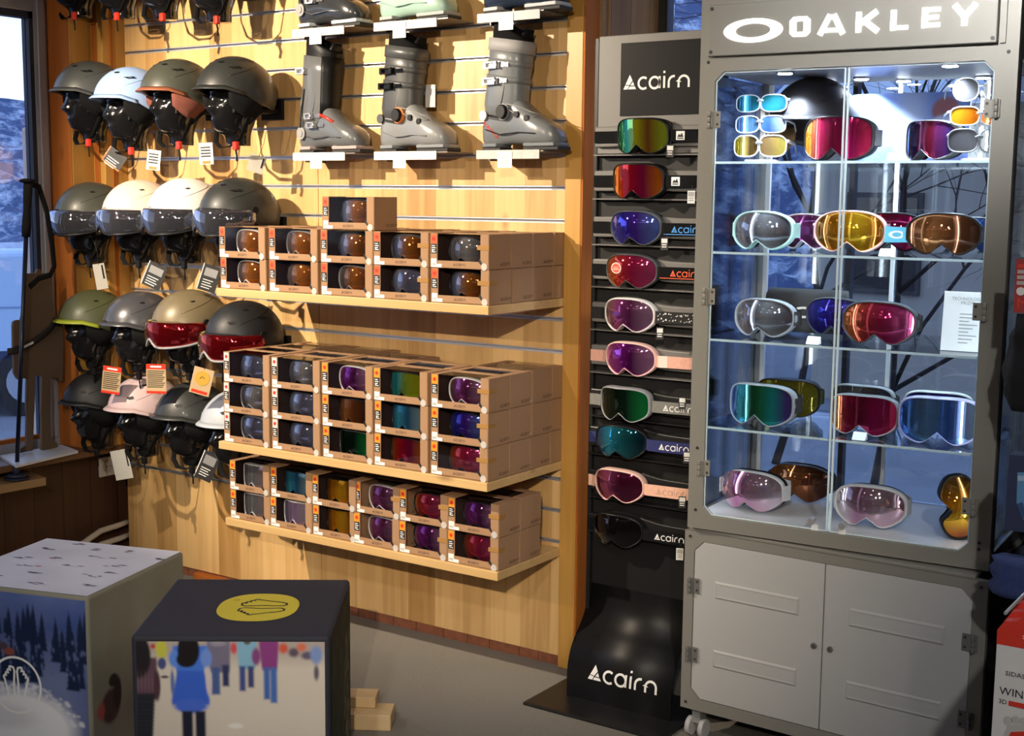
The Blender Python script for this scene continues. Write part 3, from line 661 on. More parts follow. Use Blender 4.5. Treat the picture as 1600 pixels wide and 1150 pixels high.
def shell_pt(ph, th, k=1.):
    s_, c = math.sin(th), math.cos(th); fb = SB*(1.0 if math.cos(ph) > 0 else 1.06)
    return Vector((SA*k*s_*math.sin(ph), -fb*k*s_*math.cos(ph), SC*k*c))
def rim(ph):
    """polar angle of the shell edge: brow in front, low at the neck"""
    a = abs(math.atan2(math.sin(ph), math.cos(ph)))
    return math.radians(np.interp(a, [0, .9, 1.35, 1.8, 2.4, PI], [83, 84, 92, 106, 112, 110]))
def helmet(sm, kind='brim', accent=None, visor=None, buckle=red, vents='slot', pad=blackf):
    r = empty('ski_helmet'); K_, J = 56, 16
    o_ = []; 
    for j in range(1, J+1): o_.append([shell_pt(2*PI*i/K_, rim(2*PI*i/K_)*j/J, 1.) for i in range(K_)])
    m = MB(); inn = [[p*.93+Vector((0, 0, -.002 if j == J-1 else 0)) for p in o_[j]] for j in range(J-1, 2, -1)]
    m.loft(o_+inn, caps=True); m.build('shell', sm, r)
    acc = accent or sm
    b = MB()   # lip along the brow
    rg = []
    for i in range(-15, 16):
        ph = i/15*1.35; e = rim(ph); k = .016*math.cos(ph*PI/2.9)**1.0 if kind == 'brim' else .006
        p0 = shell_pt(ph, e-.07, 1.004); p1 = shell_pt(ph, e-.01, 1.0); out = Vector((math.sin(ph), -math.cos(ph), 0))
        p2 = p1+out*k-Vector((0, 0, .004)); p3 = p1*.95-Vector((0, 0, .003)); rg.append([p0, p2, p2-Vector((0, 0, .003)), p3])
    b.loft(rg, 0); b.build('brow_lip', acc, r)
    # side ridge line and vents
    v = MB()
    sl = {'slot': [(.55, 38, .16, 2.2), (-.55, 38, .16, 2.2), (1.15, 50, .22, 2.6), (-1.15, 50, .22, 2.6), (.0, 30, .1, 2.)], 'few': [(.75, 62, .13, 3.2), (-.75, 62, .13, 3.2), (1.7, 55, .2, 2.4), (-1.7, 55, .2, 2.4), (1.2, 38, .14, 2.2)], 'one': [(.0, 79, .16, 1.1), (1.3, 45, .1, 1.6), (-1.3, 45, .1, 1.6)]}[vents]
    for ph, th, dw, dh in sl:
        th = math.radians(th); dh = math.radians(dh); q = [(-dw, -dh*.2), (-dw*.2, dh), (dw, dh*.5), (dw*.6, -dh)]
        v.add([shell_pt(ph+a, th+c_, 1.012) for a, c_ in q]+[shell_pt(ph+a, th+c_, .985) for a, c_ in q], [(0, 1, 2, 3), (0, 1, 5, 4), (1, 2, 6, 5), (2, 3, 7, 6), (3, 0, 4, 7)])
    v.build('vent', black, r)
    for sg in (-1, 1): MB().tube([shell_pt(sg*(.95+.11*i), math.radians(66-2.4*i), 1.002) for i in range(13)], .0013, 5).build('shell_seam', sm, r)
    bdg = MB(); c = shell_pt(-.62, math.radians(70), 1.004); n = c.normalized(); t = Vector((math.cos(.62), math.sin(-.62), 0)); fm = frame(c, t, Vector((0, 0, 1)))
    put_logo(bdg, .0045, lambda a, q: fm @ Vector((a-.012, q, .0012))); bdg.build('brand_print', mat('pale_grey_print', (.55, .55, .55), .5), r)
    # ear pads
    for sg in (-1, 1):
        rg = []
        for i in range(9):
            t_ = i/8; ph = sg*(.98+1.05*t_); lo = -.085+.06*abs(t_-.5)**1.4*2
            x = (SA-.004)*math.sin(ph); y = -SB*math.cos(ph); out = Vector((math.sin(ph), -math.cos(ph), 0))
            rg.append([Vector((x, y, .0)), Vector((x*.96, y*.96, lo*.55))+out*.004, Vector((x*.90, y*.92, lo)), Vector((x*.78, y*.84, lo*.9)), Vector((x*.74, y*.84, .0))])
        MB().loft(rg, 0).build('ear_pad', pad, r)
    # straps
    s_ = MB()
    pts = [(-.098, -.01, -.06), (-.088, -.025, -.115), (-.060, -.045, -.158), (-.01, -.055, -.178), (.045, -.050, -.176), (.082, -.03, -.15), (.098, -.005, -.08)]
    s_.tube(pts, lambda t: (.0085, .0018), 8, flat=(0, 1, .3)); s_.tube([(-.1, .04, -.055), (-.09, .0, -.1)], lambda t: (.006, .0015), 6, flat=(0, 1, 0)); s_.tube([(.1, .045, -.055), (.09, -.005, -.1)], lambda t: (.006, .0015), 6, flat=(0, 1, 0))
    s_.build('chin_strap', blackf, r)
    MB().box((.062, -.052, -.188), (.086, -.036, -.160)).build('strap_buckle', buckle, r, bevel=.004)
    s_ = MB().tube([(.075, -.045, -.185), (.084, -.046, -.205), (.078, -.043, -.225)], lambda t: (.006, .0012), 6, flat=(1, 0, 0)); s_.build('strap_end', blackf, r)
    if visor:
        rg = []
        for i in range(-18, 19):
            ph = i/18*1.62; kk = 1.10-.03*abs(i/18)**3; notch = .030*math.exp(-(ph/.20)**2); lo = -.070+notch+.03*abs(i/18)**3; hi = .022-.004*abs(i/18)
            row = []
            for q in range(7):
                z = hi+(lo-hi)*q/6; bow = 1+.05*math.sin(PI*q/6)
                row.append(Vector((SA*kk*bow*math.sin(ph), -SB*kk*bow*math.cos(ph)-.004, z)))
            rg.append(row)
        mb = MB().loft(rg, 0, caps=False, cyc=False); vo = mb.build('visor', visor, r, solid=.0025)
        ed = MB(); ed.tube([q[-1] for q in rg], .0042, 6); ed.build('visor_rim', frm_black if visor is not vis_red else frm_grey, vo)
        pv = MB()
        for sg in (-1, 1): p = shell_pt(sg*1.6, math.radians(82), 1.03); pv.cyl(p, p+Vector((sg*.008, 0, 0)), .012, 14)
        pv.build('visor_pivot', black, vo)
    return r
def vismat(name, cols, tr): return lens(name, cols, .12, .9, .03, tr)
vis_sil = vismat('visor_silver_blue', [(.85, .92, 1.), (.80, .86, .95), (.50, .54, .66), (.32, .34, .42), (.25, .26, .32)], .10)  # pale left bands put the window's reflection into the visor colour
vis_red = vismat('visor_red_mirror', [(.35, .60, .40), (.75, .75, .35), (.55, .06, .03), (.45, .01, .02), (.40, .01, .02)], .12)
hm = lambda n, c, r=.42, coat=.15, metal=0.: mat('helmet_'+n, c, r, metal, coat)
h_grey = hm('grey', (.075, .08, .078)); h_blue = hm('pale_blue', (.36, .52, .85)); h_oliveg = hm('dark_olive_grey', (.06, .063, .05)); h_char = hm('charcoal', (.026, .028, .027), .45)
h_blush = hm('blush', (.80, .62, .50)); h_white = hm('white', (.85, .82, .78)); h_olive = hm('olive', (.085, .095, .045)); h_gun = hm('gunmetal', (.085, .085, .095), .3, .3, .3)
h_bronze = hm('bronze', (.19, .15, .085), .4, .2, .1); h_black = hm('matt_black', (.012, .013, .015), .5, .05); h_pink = hm('pale_pink', (.62, .46, .47)); h_lgrey = hm('light_grey', (.42, .45, .50)); h_lime = hm('lime_edge', (.38, .45, .04))
# x, y of the shell centre in the wall's own layout: column positions come from the photo
HEL = [
 (121, -46, h_char, 'brim', None, None, 'slot', 'black helmet at the very top, leftmost beside the window frame'),
 (187, -47, h_char, 'brim', None, None, 'slot', 'black helmet of the topmost row with red buckle, second from the left'),
 (254, -48, h_black, 'brim', None, None, 'slot', 'black helmet of the topmost row with a grey strap end, third from the left'),
 (338, -46, h_black, 'brim', None, None, 'slot', 'black helmet of the topmost row nearest the ski boots'),
 (143, 150, h_grey, 'brim', None, None, 'slot', 'dark grey helmet with long vents and peak, left of the pale blue helmet'),
 (206, 161, h_blue, 'brim', None, None, 'slot', 'pale blue helmet in the second row of helmets'),
 (279, 150, h_oliveg, 'brim', hm('rust_lining', (.30, .10, .05)), None, 'slot', 'olive-grey helmet with rust edge, right of the pale blue helmet'),
 (368, 148, h_char, 'brim', None, None, 'slot', 'large charcoal helmet in the second row beside the grey ski boot'),
 (144, 338, h_oliveg, 'plain', None, vis_sil, 'one', 'dark grey-green visor helmet, leftmost in the visor row'),
 (219, 336, h_blush, 'plain', None, vis_sil, 'one', 'cream-blush helmet with clear mirrored visor'),
 (291, 335, h_white, 'plain', None, vis_sil, 'one', 'white helmet with clear mirrored visor'),
 (373, 336, h_char, 'plain', None, vis_sil, 'slot', 'black helmet with silver mirrored visor, touching the boxes of the top shelf'),
 (147, 505, h_olive, 'brim', h_lime, None, 'one', 'olive helmet with lime green edge'),
 (219, 509, h_gun, 'brim', None, None, 'one', 'dark gunmetal helmet right of the lime-edged one'),
 (297, 508, h_bronze, 'plain', None, vis_red, 'one', 'bronze helmet with red mirrored visor'),
 (381, 527, h_black, 'plain', None, vis_red, 'few', 'matt black helmet with red visor above the middle shelf boxes'),
 (155, 630, h_black, 'brim', None, None, 'few', 'black helmet in the lowest row, leftmost by the window sill'),
 (226, 640, h_pink, 'brim', None, None, 'few', 'pale pink helmet in the lowest row'),
 (300, 652, h_char, 'brim', None, None, 'few', 'dark charcoal helmet in the lowest row right of the pink one'),
 (373, 664, h_lgrey, 'brim', None, None, 'few', 'light grey helmet in the lowest row half hidden by the boxes')]
HP = []
HN = ['leftmost helmet of the topmost row', 'second helmet of the topmost row', 'third helmet of the topmost row', 'topmost helmet nearest the ski boots', 'dark grey vented helmet left of the pale blue one', 'pale blue helmet', 'olive-grey helmet with rust edge', 'large charcoal helmet beside the grey boot', 'leftmost silver-visor helmet', 'cream-blush visor helmet', 'white visor helmet', 'black silver-visor helmet', 'lime-edged olive helmet', 'gunmetal helmet', 'bronze red-visor helmet', 'matt black red-visor helmet', 'lowest black helmet by the sill', 'pale pink helmet', 'charcoal helmet right of the pink one', 'light grey helmet half behind boxes']
for k, (x, y, sm, kd, acc, vs, vn, lb) in enumerate(HEL):
    p = ony(x, y, -.185); rz = -.28+random.uniform(-.06, .06); HP.append(p)
    h = helmet(sm, kd, acc, vs, red if k < 8 else black, vn, mat('rust_padding', (.20, .06, .04), .9) if k == 6 else blackf); place(h, p, rz); sc = 1.0; h.scale = (sc, sc, sc)
    tag(h, lb, 'helmet', 'ski helmets on the slatted wall')
    d = HEAD if k == 0 else dup(HEAD); place(d, p+Vector((0, .0, -.006)), rz)
    for ch in d.children:
        if ch.name.startswith('wall_arm'): ch.rotation_euler = (0, 0, -rz); ch.location = Matrix.Rotation(-rz, 4, 'Z') @ Vector((0, -(.2999+p.y)-.0008, 0))
    tag(d, 'glossy black face mannequin wearing the '+HN[k], 'mannequin', 'black face mannequins under the helmets')
# ---- hang tags
card_k = mat('kraft_tag_card', (.50, .36, .20), .7); card_d = mat('dark_brown_tag', (.10, .06, .045), .6); card_w = mat('grey_white_tag', (.62, .60, .54), .6); orange_m = mat('orange_edge', (.80, .22, .04), .5)
def hangtag(x, y, Y, w, h, ang, style, label, yaw=.5, sl=.085):
    w *= 1.22; h *= 1.18; p = ony(x, y, Y); r = empty('hang_tag', p, rot=(0, ang, yaw)); c = MB(); c.box((-w/2, 0, -h/2), (w/2, .0012, h/2)); pr = MB()
    base = {'kraft': card_k, 'black': mat('black_tag_card', (.02, .02, .022), .5), 'white': card_w, 'orange': mat('black_tag_card', (.02, .02, .022), .5), 'white_orange': mat('bright_white_tag', (.85, .83, .8), .6), 'gold': card_k}[style]
    c.build('card', base, r)
    e = -.0005
    if style == 'kraft':
        pr.box((-w/2, e, h/2-.018), (w/2, 0, h/2), 1); pr.box((-w/2, e, -h/2), (w/2, 0, -h/2+.009), 1); pr.box((-w*.28, e*2, h/2-.012), (w*.28, 0, h/2-.006), 2)
        for q in range(9): pr.box((-w/2+.004, e, h/2-.026-q*.007), (w/2-.004-.004*(q % 3), 0, h/2-.023-q*.007), 0)
    elif style == 'gold':
        pr.cyl((0, 0, h*.12), (0, e*2, h*.12), w*.36, 18, 3); pr.tube([(-.008, e*3, h*.1), (.0, e*3, h*.2), (.008, e*3, h*.12)], .001, 5); pr.box((-w*.4, e, -h/2+.004), (w*.4, 0, -h/2+.014), 1)
    elif style in ('black', 'orange'):
        pr.box((-w/2+.010, e, h*.06), (w/2-.010, 0, h/2-.012), 4 if style == 'black' else 0); pr.box((-w/2-.0005, e, -h/2), (-w/2+.0025, 0, h/2), 2)
        for q in range(4): pr.box((-w/2+.012, e, -h*.10-q*.009), (w/2-.016-.006*(q % 2), 0, -h*.10+.0028-q*.009), 2)
        if style == 'orange':
            for a, b_ in (((-w/2-.001, e, -h/2), (-w/2+.004, 0, h/2)), ((-w/2, e, -h/2), (w/2, 0, -h/2+.004))): pr.box(a, b_, 1)
    elif style == 'white_orange':
        for q in range(4): pr.box((-w/2+.006, e, h*.25-q*.010), (w/2-.008, 0, h*.25+.005-q*.010), 0)
        pr.box((-w*.3, e, -h/2+.002), (w*.3, 0, -h/2+.012), 1)
    else:
        pr.box((w/2-.012, e, -.01), (w/2-.006, 0, h/2-.006), 0)
    pr.build('print', [ink, {'orange': orange_m, 'white_orange': orange_m}.get(style, red), paper, mat('ochre_print', (.55, .33, .04), .5), mat('silver_print', (.33, .33, .34), .4, .3)], r)
    MB().tube([(0, 0, h/2-.004), (.004, -.002, h/2+sl*.5), (0, .004, h/2+sl)], .0009, 5).build('string', ink, r)
    tag(r, label, 'tag', 'hang tags on the helmets'); return r
hangtag(179, 248, -.24, .062, .052, .62, 'orange', 'black and orange tag hanging under the pale blue helmet', .5, .03)
hangtag(240, 250, -.22, .040, .060, .12, 'white_orange', 'white tag with orange foot, right of the black and orange tag')
hangtag(322, 240, -.22, .040, .062, -.05, 'white_orange', 'white tag under the olive-grey helmet')
hangtag(401, 256, -.15, .045, .050, .3, 'white', 'folded brownish tag under the large charcoal helmet', .9)
hangtag(241, 431, -.26, .058, .075, .42, 'black', 'black price tag with silver panel under the cream-blush helmet')
hangtag(327, 435, -.24, .052, .078, .32, 'black', 'black price tag with silver panel under the white visor helmet', .75)
hangtag(157, 432, -.27, .034, .080, -.15, 'white', 'bluish white tag over the top of the lime-edged helmet', 1.1)
hangtag(174, 594, -.345, .056, .084, .12, 'kraft', 'kraft tag with red header over the leftmost lowest helmet')
hangtag(244, 592, -.345, .058, .088, 0.0, 'kraft', 'kraft tag with red header above the pale pink helmet')
hangtag(315, 596, -.345, .058, .078, .25, 'gold', 'kraft tag with ochre disc over the charcoal lowest helmet')
hangtag(190, 726, -.22, .062, .095, -.22, 'white', 'blank grey-white tag hanging in front of the wall socket', .3)
hangtag(324, 729, -.22, .052, .088, .42, 'black', 'black and white tag under the lowest charcoal helmet')
# ================================================================== SKI BOOTS
def sup(c, ax, bx, a, b_, n=2.6, K=28, flat=None):
    out = []
    for i in range(K):
        t = 2*PI*i/K; p = math.copysign(abs(math.cos(t))**(2/n), math.cos(t))*a; q = math.copysign(abs(math.sin(t))**(2/n), math.sin(t))*b_
        if flat is not None: q = max(q, flat)
        out.append(c+ax*p+bx*q)
    return out
def buckle(mb, p, w=.038, mi=0):
    """ladder buckle: plate, bent lever with a slot and a tooth rack, on the side facing -y"""
    x, y, z = p; mb.box((x-w*.7, y-.004, z-.010), (x+w*.7, y, z+.010), mi)
    M = Matrix.Translation((x, y-.006, z)) @ Matrix.Rotation(.12, 4, 'Z')
    mb.box((-w*.55, -.006, .006), (w*.5, .0, .0095), mi, M); mb.box((-w*.55, -.006, -.0095), (w*.5, .0, -.006), mi, M); mb.box((-w*.6, -.006, -.0095), (-w*.42, .0, .0095), mi, M); mb.box((w*.25, -.007, -.0085), (w*.55, .0, .0085), mi, M)
    mb.cyl((x+w*.55, y-.012, z-.010), (x+w*.55, y-.012, z+.010), .003, 8, mi)
    for q in range(5): mb.box((x+w*.8+q*.006, y-.003, z-.006), (x+w*.8+q*.006+.003, y+.001, z+.006), mi)
def boot(shell, cuffm, linerm, style, accent, stripe=None):
    r = empty('ski_boot'); X = Vector((1, 0, 0)); Yv = Vector((0, 1, 0)); Zv = Vector((0, 0, 1))
    # clog
    xs = [-.006, .0, .02, .05, .08, .11, .14, .17, .20, .23, .26, .28, .292, .297]
    zt = [.050, .095, .150, .178, .180, .170, .148, .124, .104, .090, .078, .066, .050, .038]
    zb = [.024, .016, .012, .012, .015, .018, .018, .015, .012, .012, .012, .014, .018, .024]
    hw = [.018, .030, .037, .040, .040, .040, .043, .048, .052, .053, .050, .042, .030, .012]
    MB().loft([sup(Vector((x, 0, (a+b_)/2)), Yv, Zv, h, (a-b_)/2, 2.9) for x, a, b_, h in zip(xs, zt, zb, hw)]).build('lower_shell', shell, r)
    for x0, x1, h, nm_ in ((-.002, .075, .034, 'heel_sole'), (.165, .305, .036, 'toe_sole')):
        s_ = MB()
        s_.prism([(x0, -h*.9), (x1, -h), (x1, h), (x0, h*.9)], 0., .010, 0); s_.prism([(x0+.003, -h*.9-.005), (x1-.012, -h-.008), (x1-.003, -h*.55), (x1-.003, h*.55), (x1-.012, h+.008), (x0+.003, h*.9+.005)], .0102, .021, 1)
        s_.build(nm_, [mat('dark_rubber_sole', (.03, .03, .032), .7), accent['sole']], r, bevel=.003)
    # cuff, leaning forward
    TA = .13; ln = Vector((math.sin(TA), 0, math.cos(TA))); fx = Vector((math.cos(TA), 0, -math.sin(TA))); base = Vector((.072, 0, .125)); rings = []
    for t, ha, hb in ((-.04, .066, .042), (0, .078, .048), (.04, .076, .049), (.09, .073, .051), (.13, .074, .054), (.175, .074, .057)):
        rings.append(sup(base+ln*t, fx, Yv, ha, hb, 2.5))
    inner = [sup(base+ln*t, fx, Yv, ha-.006, hb-.006, 2.5) for t, ha, hb in ((.175, .074, .057), (.10, .070, .050))]
    MB().loft(rings+inner).build('cuff', cuffm, r)
    # overlap flap and edges of the cuff
    e = MB(); e.tube([base+ln*t+fx*(.012+.01*math.sin(t*30))+Yv*-.0475 for t in (-.02, .02, .06, .1, .14, .165)], .002, 5); e.tube([p*1. for p in sup(base+ln*-.03, fx, Yv, .062, .044, 2.5)], .003, 5, closed=True); e.tube([Vector((.02, -.041, .06)), Vector((.08, -.043, .045)), Vector((.16, -.049, .05)), Vector((.23, -.054, .045))], .0018, 5); e.build('shell_edge', accent['edge'], r)
    # liner
    lr = [sup(base+ln*t+fx*dx, fx, Yv, ha, hb, 2.3) for t, dx, ha, hb in ((.12, 0, .064, .047), (.17, 0, .067, .050), (.195, .0, .070, .051), (.212, .002, .071, .052), (.219, .003, .067, .048), (.208, .002, .054, .036), (.14, 0, .045, .028))]
    for k, rg in enumerate(lr[2:6]):
        for i, p in enumerate(rg):
            t = 2*PI*i/28; p += ln*(-.022*max(0, math.cos(t)) + .020*max(0, -math.cos(t)))
    MB().loft(lr).build('liner', linerm, r)
    tg = [sup(base+ln*t+fx*(.046+dx), fx, Yv, .011, .036-.005*k, 2.4) for k, (t, dx) in enumerate(((.14, 0), (.18, .004), (.205, .010), (.222, .016)))]
    MB().loft(tg).build('tongue', linerm, r)
    MB().tube([base+ln*.215-fx*.062, base+ln*.245-fx*.072, base+ln*.268-fx*.055, base+ln*.262-fx*.032, base+ln*.225-fx*.022], lambda t: (.005, .0012), 6, flat=(0, 1, 0)).build('pull_loop', blackf, r)
    bk = accent['buckle']
    if style != 'rear':
        ps = sup(base+ln*.188, fx, Yv, .078, .060, 2.5); p2 = sup(base+ln*.153, fx, Yv, .078, .060, 2.5); q2 = sup(base+ln*.153, fx, Yv, .070, .053, 2.5); q1 = sup(base+ln*.188, fx, Yv, .070, .052, 2.5)
        MB().loft([p2, ps, q1, q2], closed=True).build('power_strap', accent['strap'], r)
        for i, t in enumerate((.115, .070)):
            c = base+ln*t; b_ = MB(); buckle(b_, (c.x-.030, -.0535, c.z), .046); bo = b_.build('buckle', bk, r)
            ctr = sup(c, fx, Yv, .077, .0545, 2.5); c2 = sup(c+ln*.016, fx, Yv, .077, .0545, 2.5); i2 = sup(c+ln*.016, fx, Yv, .068, .048, 2.5); i1 = sup(c, fx, Yv, .068, .048, 2.5)
            MB().loft([ctr, c2, i2, i1], closed=True).build('buckle_band', cuffm, bo)
        MB().cyl((.012, -.040, .100), (.012, -.047, .100), .014, 18).build('pivot_bolt', accent['bolt'], r)
        d = MB(); d.cyl((.098, -.036, .108), (.098, -.052, .108), .024, 24); dl = d.build('lace_dial_base', accent['dial'], r)
        d = MB(); d.cyl((.098, -.052, .108), (.098, -.066, .108), .019, 20, 0, .017)
        for i in range(16): t = 2*PI*i/16; d.cyl((.098+.0185*math.cos(t), -.053, .108+.0185*math.sin(t)), (.098+.0175*math.cos(t), -.065, .108+.0175*math.sin(t)), .0022, 5)
        d.build('lace_dial', black, dl)
        l = MB()
        for x, z in ((.150, .100), (.190, .088)): l.cyl((x, -.040, z), (x, -.052, z), .009, 14)
        l.build('lace_guide', black, r)
        MB().tube([(.11, -.050, .13), (.15, -.038, .122), (.19, -.030, .108), (.225, -.02, .098)], .0016, 6).tube([(.11, -.050, .118), (.15, -.049, .100), (.17, -.036, .108), (.19, -.048, .088), (.225, -.036, .095)], .0016, 6).build('lace', greyg, r)
    else:
        b_ = MB(); c = Vector((.082, -.046, .086)); buckle(b_, c, .034); buckle(b_, c+Vector((-.012, 0, .028)), .03); b_.build('buckle', bk, r)
        MB().cyl((.022, -.040, .062), (.022, -.046, .062), .020, 20).cyl((.022, -.046, .062), (.022, -.049, .062), .011, 14).build('walk_lever_pivot', greyg, r)
        MB().tube([(.022, -.047, .08), (.03, -.050, .14), (.045, -.050, .20)], .004, 6).build('walk_lever', accent['edge'], r)
        MB().tube([(.115, -.044, .118), (.15, -.044, .108), (.185, -.046, .094)], lambda t: (.005, .003), 6, flat=(0, 0, 1)).build('red_insert', red, r)
        fl = []
        for t, ha, hb in ((.0, .0795, .0495), (.04, .0775, .0505), (.09, .0745, .0525), (.13, .0755, .0555), (.178, .0755, .0585)):
            rg_ = sup(base+ln*t, fx, Yv, ha, hb, 2.5, 48); ri_ = sup(base+ln*t, fx, Yv, ha-.003, hb-.003, 2.5, 48); o_ = [rg_[i] for i in range(-8, 9)]; fl.append(o_+[ri_[i] for i in range(8, -9, -1)])
        MB().loft(fl).build('front_flap', black, r)
        for t in (.13,): b_ = MB(); c = base+ln*t; buckle(b_, (c.x-.050, -.050, c.z), .038); b_.build('buckle', bk, r)
    if stripe:
        m_ = MB(); M = Matrix.Translation((.035, -.0405, .060)) @ Matrix.Rotation(.62, 4, 'Y'); put_text(m_, 'NORDICA', .018, M @ FRONT((0, 0, 0)), 0, 1.0); o = m_.build('side_print', red, r)
        sw = o.modifiers.new('wrap', 'SHRINKWRAP'); sw.target = [c for c in r.children if c.name.startswith('lower_shell')][0]; sw.wrap_method = 'PROJECT'; sw.use_project_y = True; sw.use_positive_direction = True; sw.use_negative_direction = True; sw.offset = .0012
    return r
ac = lambda **k: k
shell_g = mat('boot_shell_grey', (.13, .137, .145), .25, 0, .5); shell_lg = mat('boot_shell_light_grey', (.25, .26, .27), .3, 0, .4); shell_m = mat('boot_shell_mid_grey', (.17, .185, .20), .28, 0, .4)
shell_dk = mat('boot_shell_anthracite', (.035, .038, .042), .2, 0, .6); shell_mint = mat('boot_shell_mint', (.38, .56, .48), .3, 0, .4); shell_navy = mat('boot_shell_navy', (.02, .03, .055), .25, 0, .5); cuff_dk = mat('boot_cuff_dark_grey', (.075, .078, .08), .35)
silv = mat('silver_buckle', (.6, .6, .62), .25, .9)
BOOTS = [  # pixel of the sole centre line start (heel) and row, builder
 ((455, 243), 1.6135, boot(shell_g, shell_g, black, 'rear', ac(sole=mat('grey_red_sole', (.45, .35, .33), .5), edge=cuff_dk, buckle=silv, strap=black, bolt=greyg, dial=red)), 'grey glossy walk-mode ski boot with a red insert, leftmost of the full row', .0),
 ((588, 243), 1.6135, boot(shell_lg, cuff_dk, blackf, 'dial', ac(sole=shell_lg, edge=shell_lg, buckle=blackg, strap=cuff_dk, bolt=cuff_dk, dial=orange_m)), 'light grey ski boot with dark cuff and orange-ringed dial', .0),
 ((745, 243), 1.6135, boot(shell_m, shell_m, blackf, 'dial', ac(sole=shell_m, edge=black, buckle=silv, strap=mat('grey_power_strap', (.35, .35, .36), .6), bolt=white, dial=shell_m), 'x'), 'mid grey ski boot with red lettering and a black dial', .0),
 ((455, 50), 2.0155, boot(shell_dk, shell_g, blackf, 'rear', ac(sole=mat('white_blue_sole', (.7, .75, .78), .5), edge=silv, buckle=silv, strap=black, bolt=silv, dial=red)), 'anthracite ski boot of the top row, cut by the picture edge, white sole insert', .0),
 ((590, 43), 2.0155, boot(shell_mint, shell_mint, blackf, 'dial', ac(sole=mat('grey_sole', (.4, .42, .42), .6), edge=shell_mint, buckle=silv, strap=black, bolt=white, dial=shell_mint)), 'mint green ski boot of the top row, cut by the picture edge', .0),
 ((748, 25), 2.0155, boot(shell_navy, shell_navy, blackf, 'dial', ac(sole=mat('pale_speckled_sole', (.5, .52, .55), .6), edge=shell_navy, buckle=silv, strap=black, bolt=silv, dial=shell_navy)), 'dark navy ski boot of the top row, cut by the picture edge', .0)]
BWD = [(.455, .997, 1.238), (0, 1.350, 1.612), (0, 1.753, 1.992), (0, .999, 1.238), (0, 1.350, 1.612), (0, 1.753, 1.988)]
for k, ((px_, py_), z, b_, lb, _) in enumerate(BOOTS):
    x0, x1 = BWD[k][1:]
    place(b_, (x0+.003, -.078, z), -.05); b_.scale = (.93, .95, 1.05); tag(b_, lb, 'ski boot', 'ski boots on the wall')
    s_ = MB().box((x0, -.135, -.0035+z-.001), (x1+.030 if k != 2 and k != 5 else x1, -.001, z-.001)).box((x0, -.137, z-.026), (x1-.012, -.1335, z+.001))
    s_.box((x0+.02, -.1, z-.03), (x0+.024, -.001, z-.0046)); dk = k >= 3
    sh = s_.build('boot_shelf', mat('dark_grey_shelf_metal', (.10, .10, .105), .4, .3) if k == 5 else mat('brown_shelf_metal', (.22, .19, .17), .4, .2)); 
    MB().box((x0, -.1376, z-.0255), (x1-.012, -.1372, z+.0005)).build('front_strip', mat('dark_grey_shelf_metal') if k == 5 else mat('speckled_strip', (.55, .54, .52), .5, noise=.3, nscale=120) if k in (2, 3, 4) else white, sh)
    c = MB(); cx = x0+.105; c.box((cx-.026, -.139, z-.052), (cx+.026, -.1382, z-.004)); 
    for q in range(4): c.box((cx-.018, -.1393, z-.016-q*.008), (cx+.018-.004*(q % 2), -.1391, z-.0135-q*.008), 1)
    c.build('price_card', [paper, mat('pale_grey_print')], sh)
    tag(sh, 'small metal shelf under the '+' '.join(lb.split(',')[0].split()[:8]), 'shelf', 'small boot shelves')
# white price card behind the second boot
tg = MB(); p = ony(672, 150, -.06); tg.box((p.x-.018, -.06, p.z-.035), (p.x+.02, -.058, p.z+.035)); o = tg.build('price_card', mat('translucent_grey_card', (.5, .5, .5), .4)); tag(o, 'small grey card hanging behind the light grey boot', 'card')
# ================================================================== GOGGLE STAND
SX0, SX1 = 2.150, 2.515; SY = -.10
st = empty('goggle_stand', (SX0, 0, 0)); tag(st, 'tall grey and black goggle display stand between the slatted wall and the glass cabinet', 'display stand')
W_ = SX1-SX0; stg = mat('stand_grey_panel', (.16, .155, .15), .45); stb = mat('stand_black_metal', (.014, .014, .015), .38, .2)
MB().box((.012, SY, .30), (W_, SY+.035, 1.93)).build('back_panel', stb, st, bevel=.002)
MB().box((0, SY-.012, .01), (.012, SY+.10, 1.925)).build('side_panel', stb, st, bevel=.001); MB().box((W_-.012, SY-.0, .01), (W_, SY+.10, 1.925)).build('side_panel', stb, st, bevel=.001)
MB().box((.0125, SY-.012, 1.60), (W_, SY-.0005, 1.93)).build('header_panel', stg, st, bevel=.002)
a = onp(972, 68, (0, 1, 0), (0, SY-.012, 0)); b = onp(1085, 178, (0, 1, 0), (0, SY-.012, 0))
o = MB().box((a.x-SX0, SY-.0165, b.z), (W_-.02, SY-.0125, a.z)).build('sign_plate', mat('glossy_black_sign', (.008, .008, .009), .4, spec=.12), st)
lg = MB(); p = onp(974, 140, (0, 1, 0), (0, SY-.017, 0)); w1 = put_logo(lg, .031, lambda u, v: Vector((p.x-SX0+u, SY-.0169, p.z+v)), 0, .2); lg.build('logo', mat('white_print', (.85, .85, .83), .5), o)
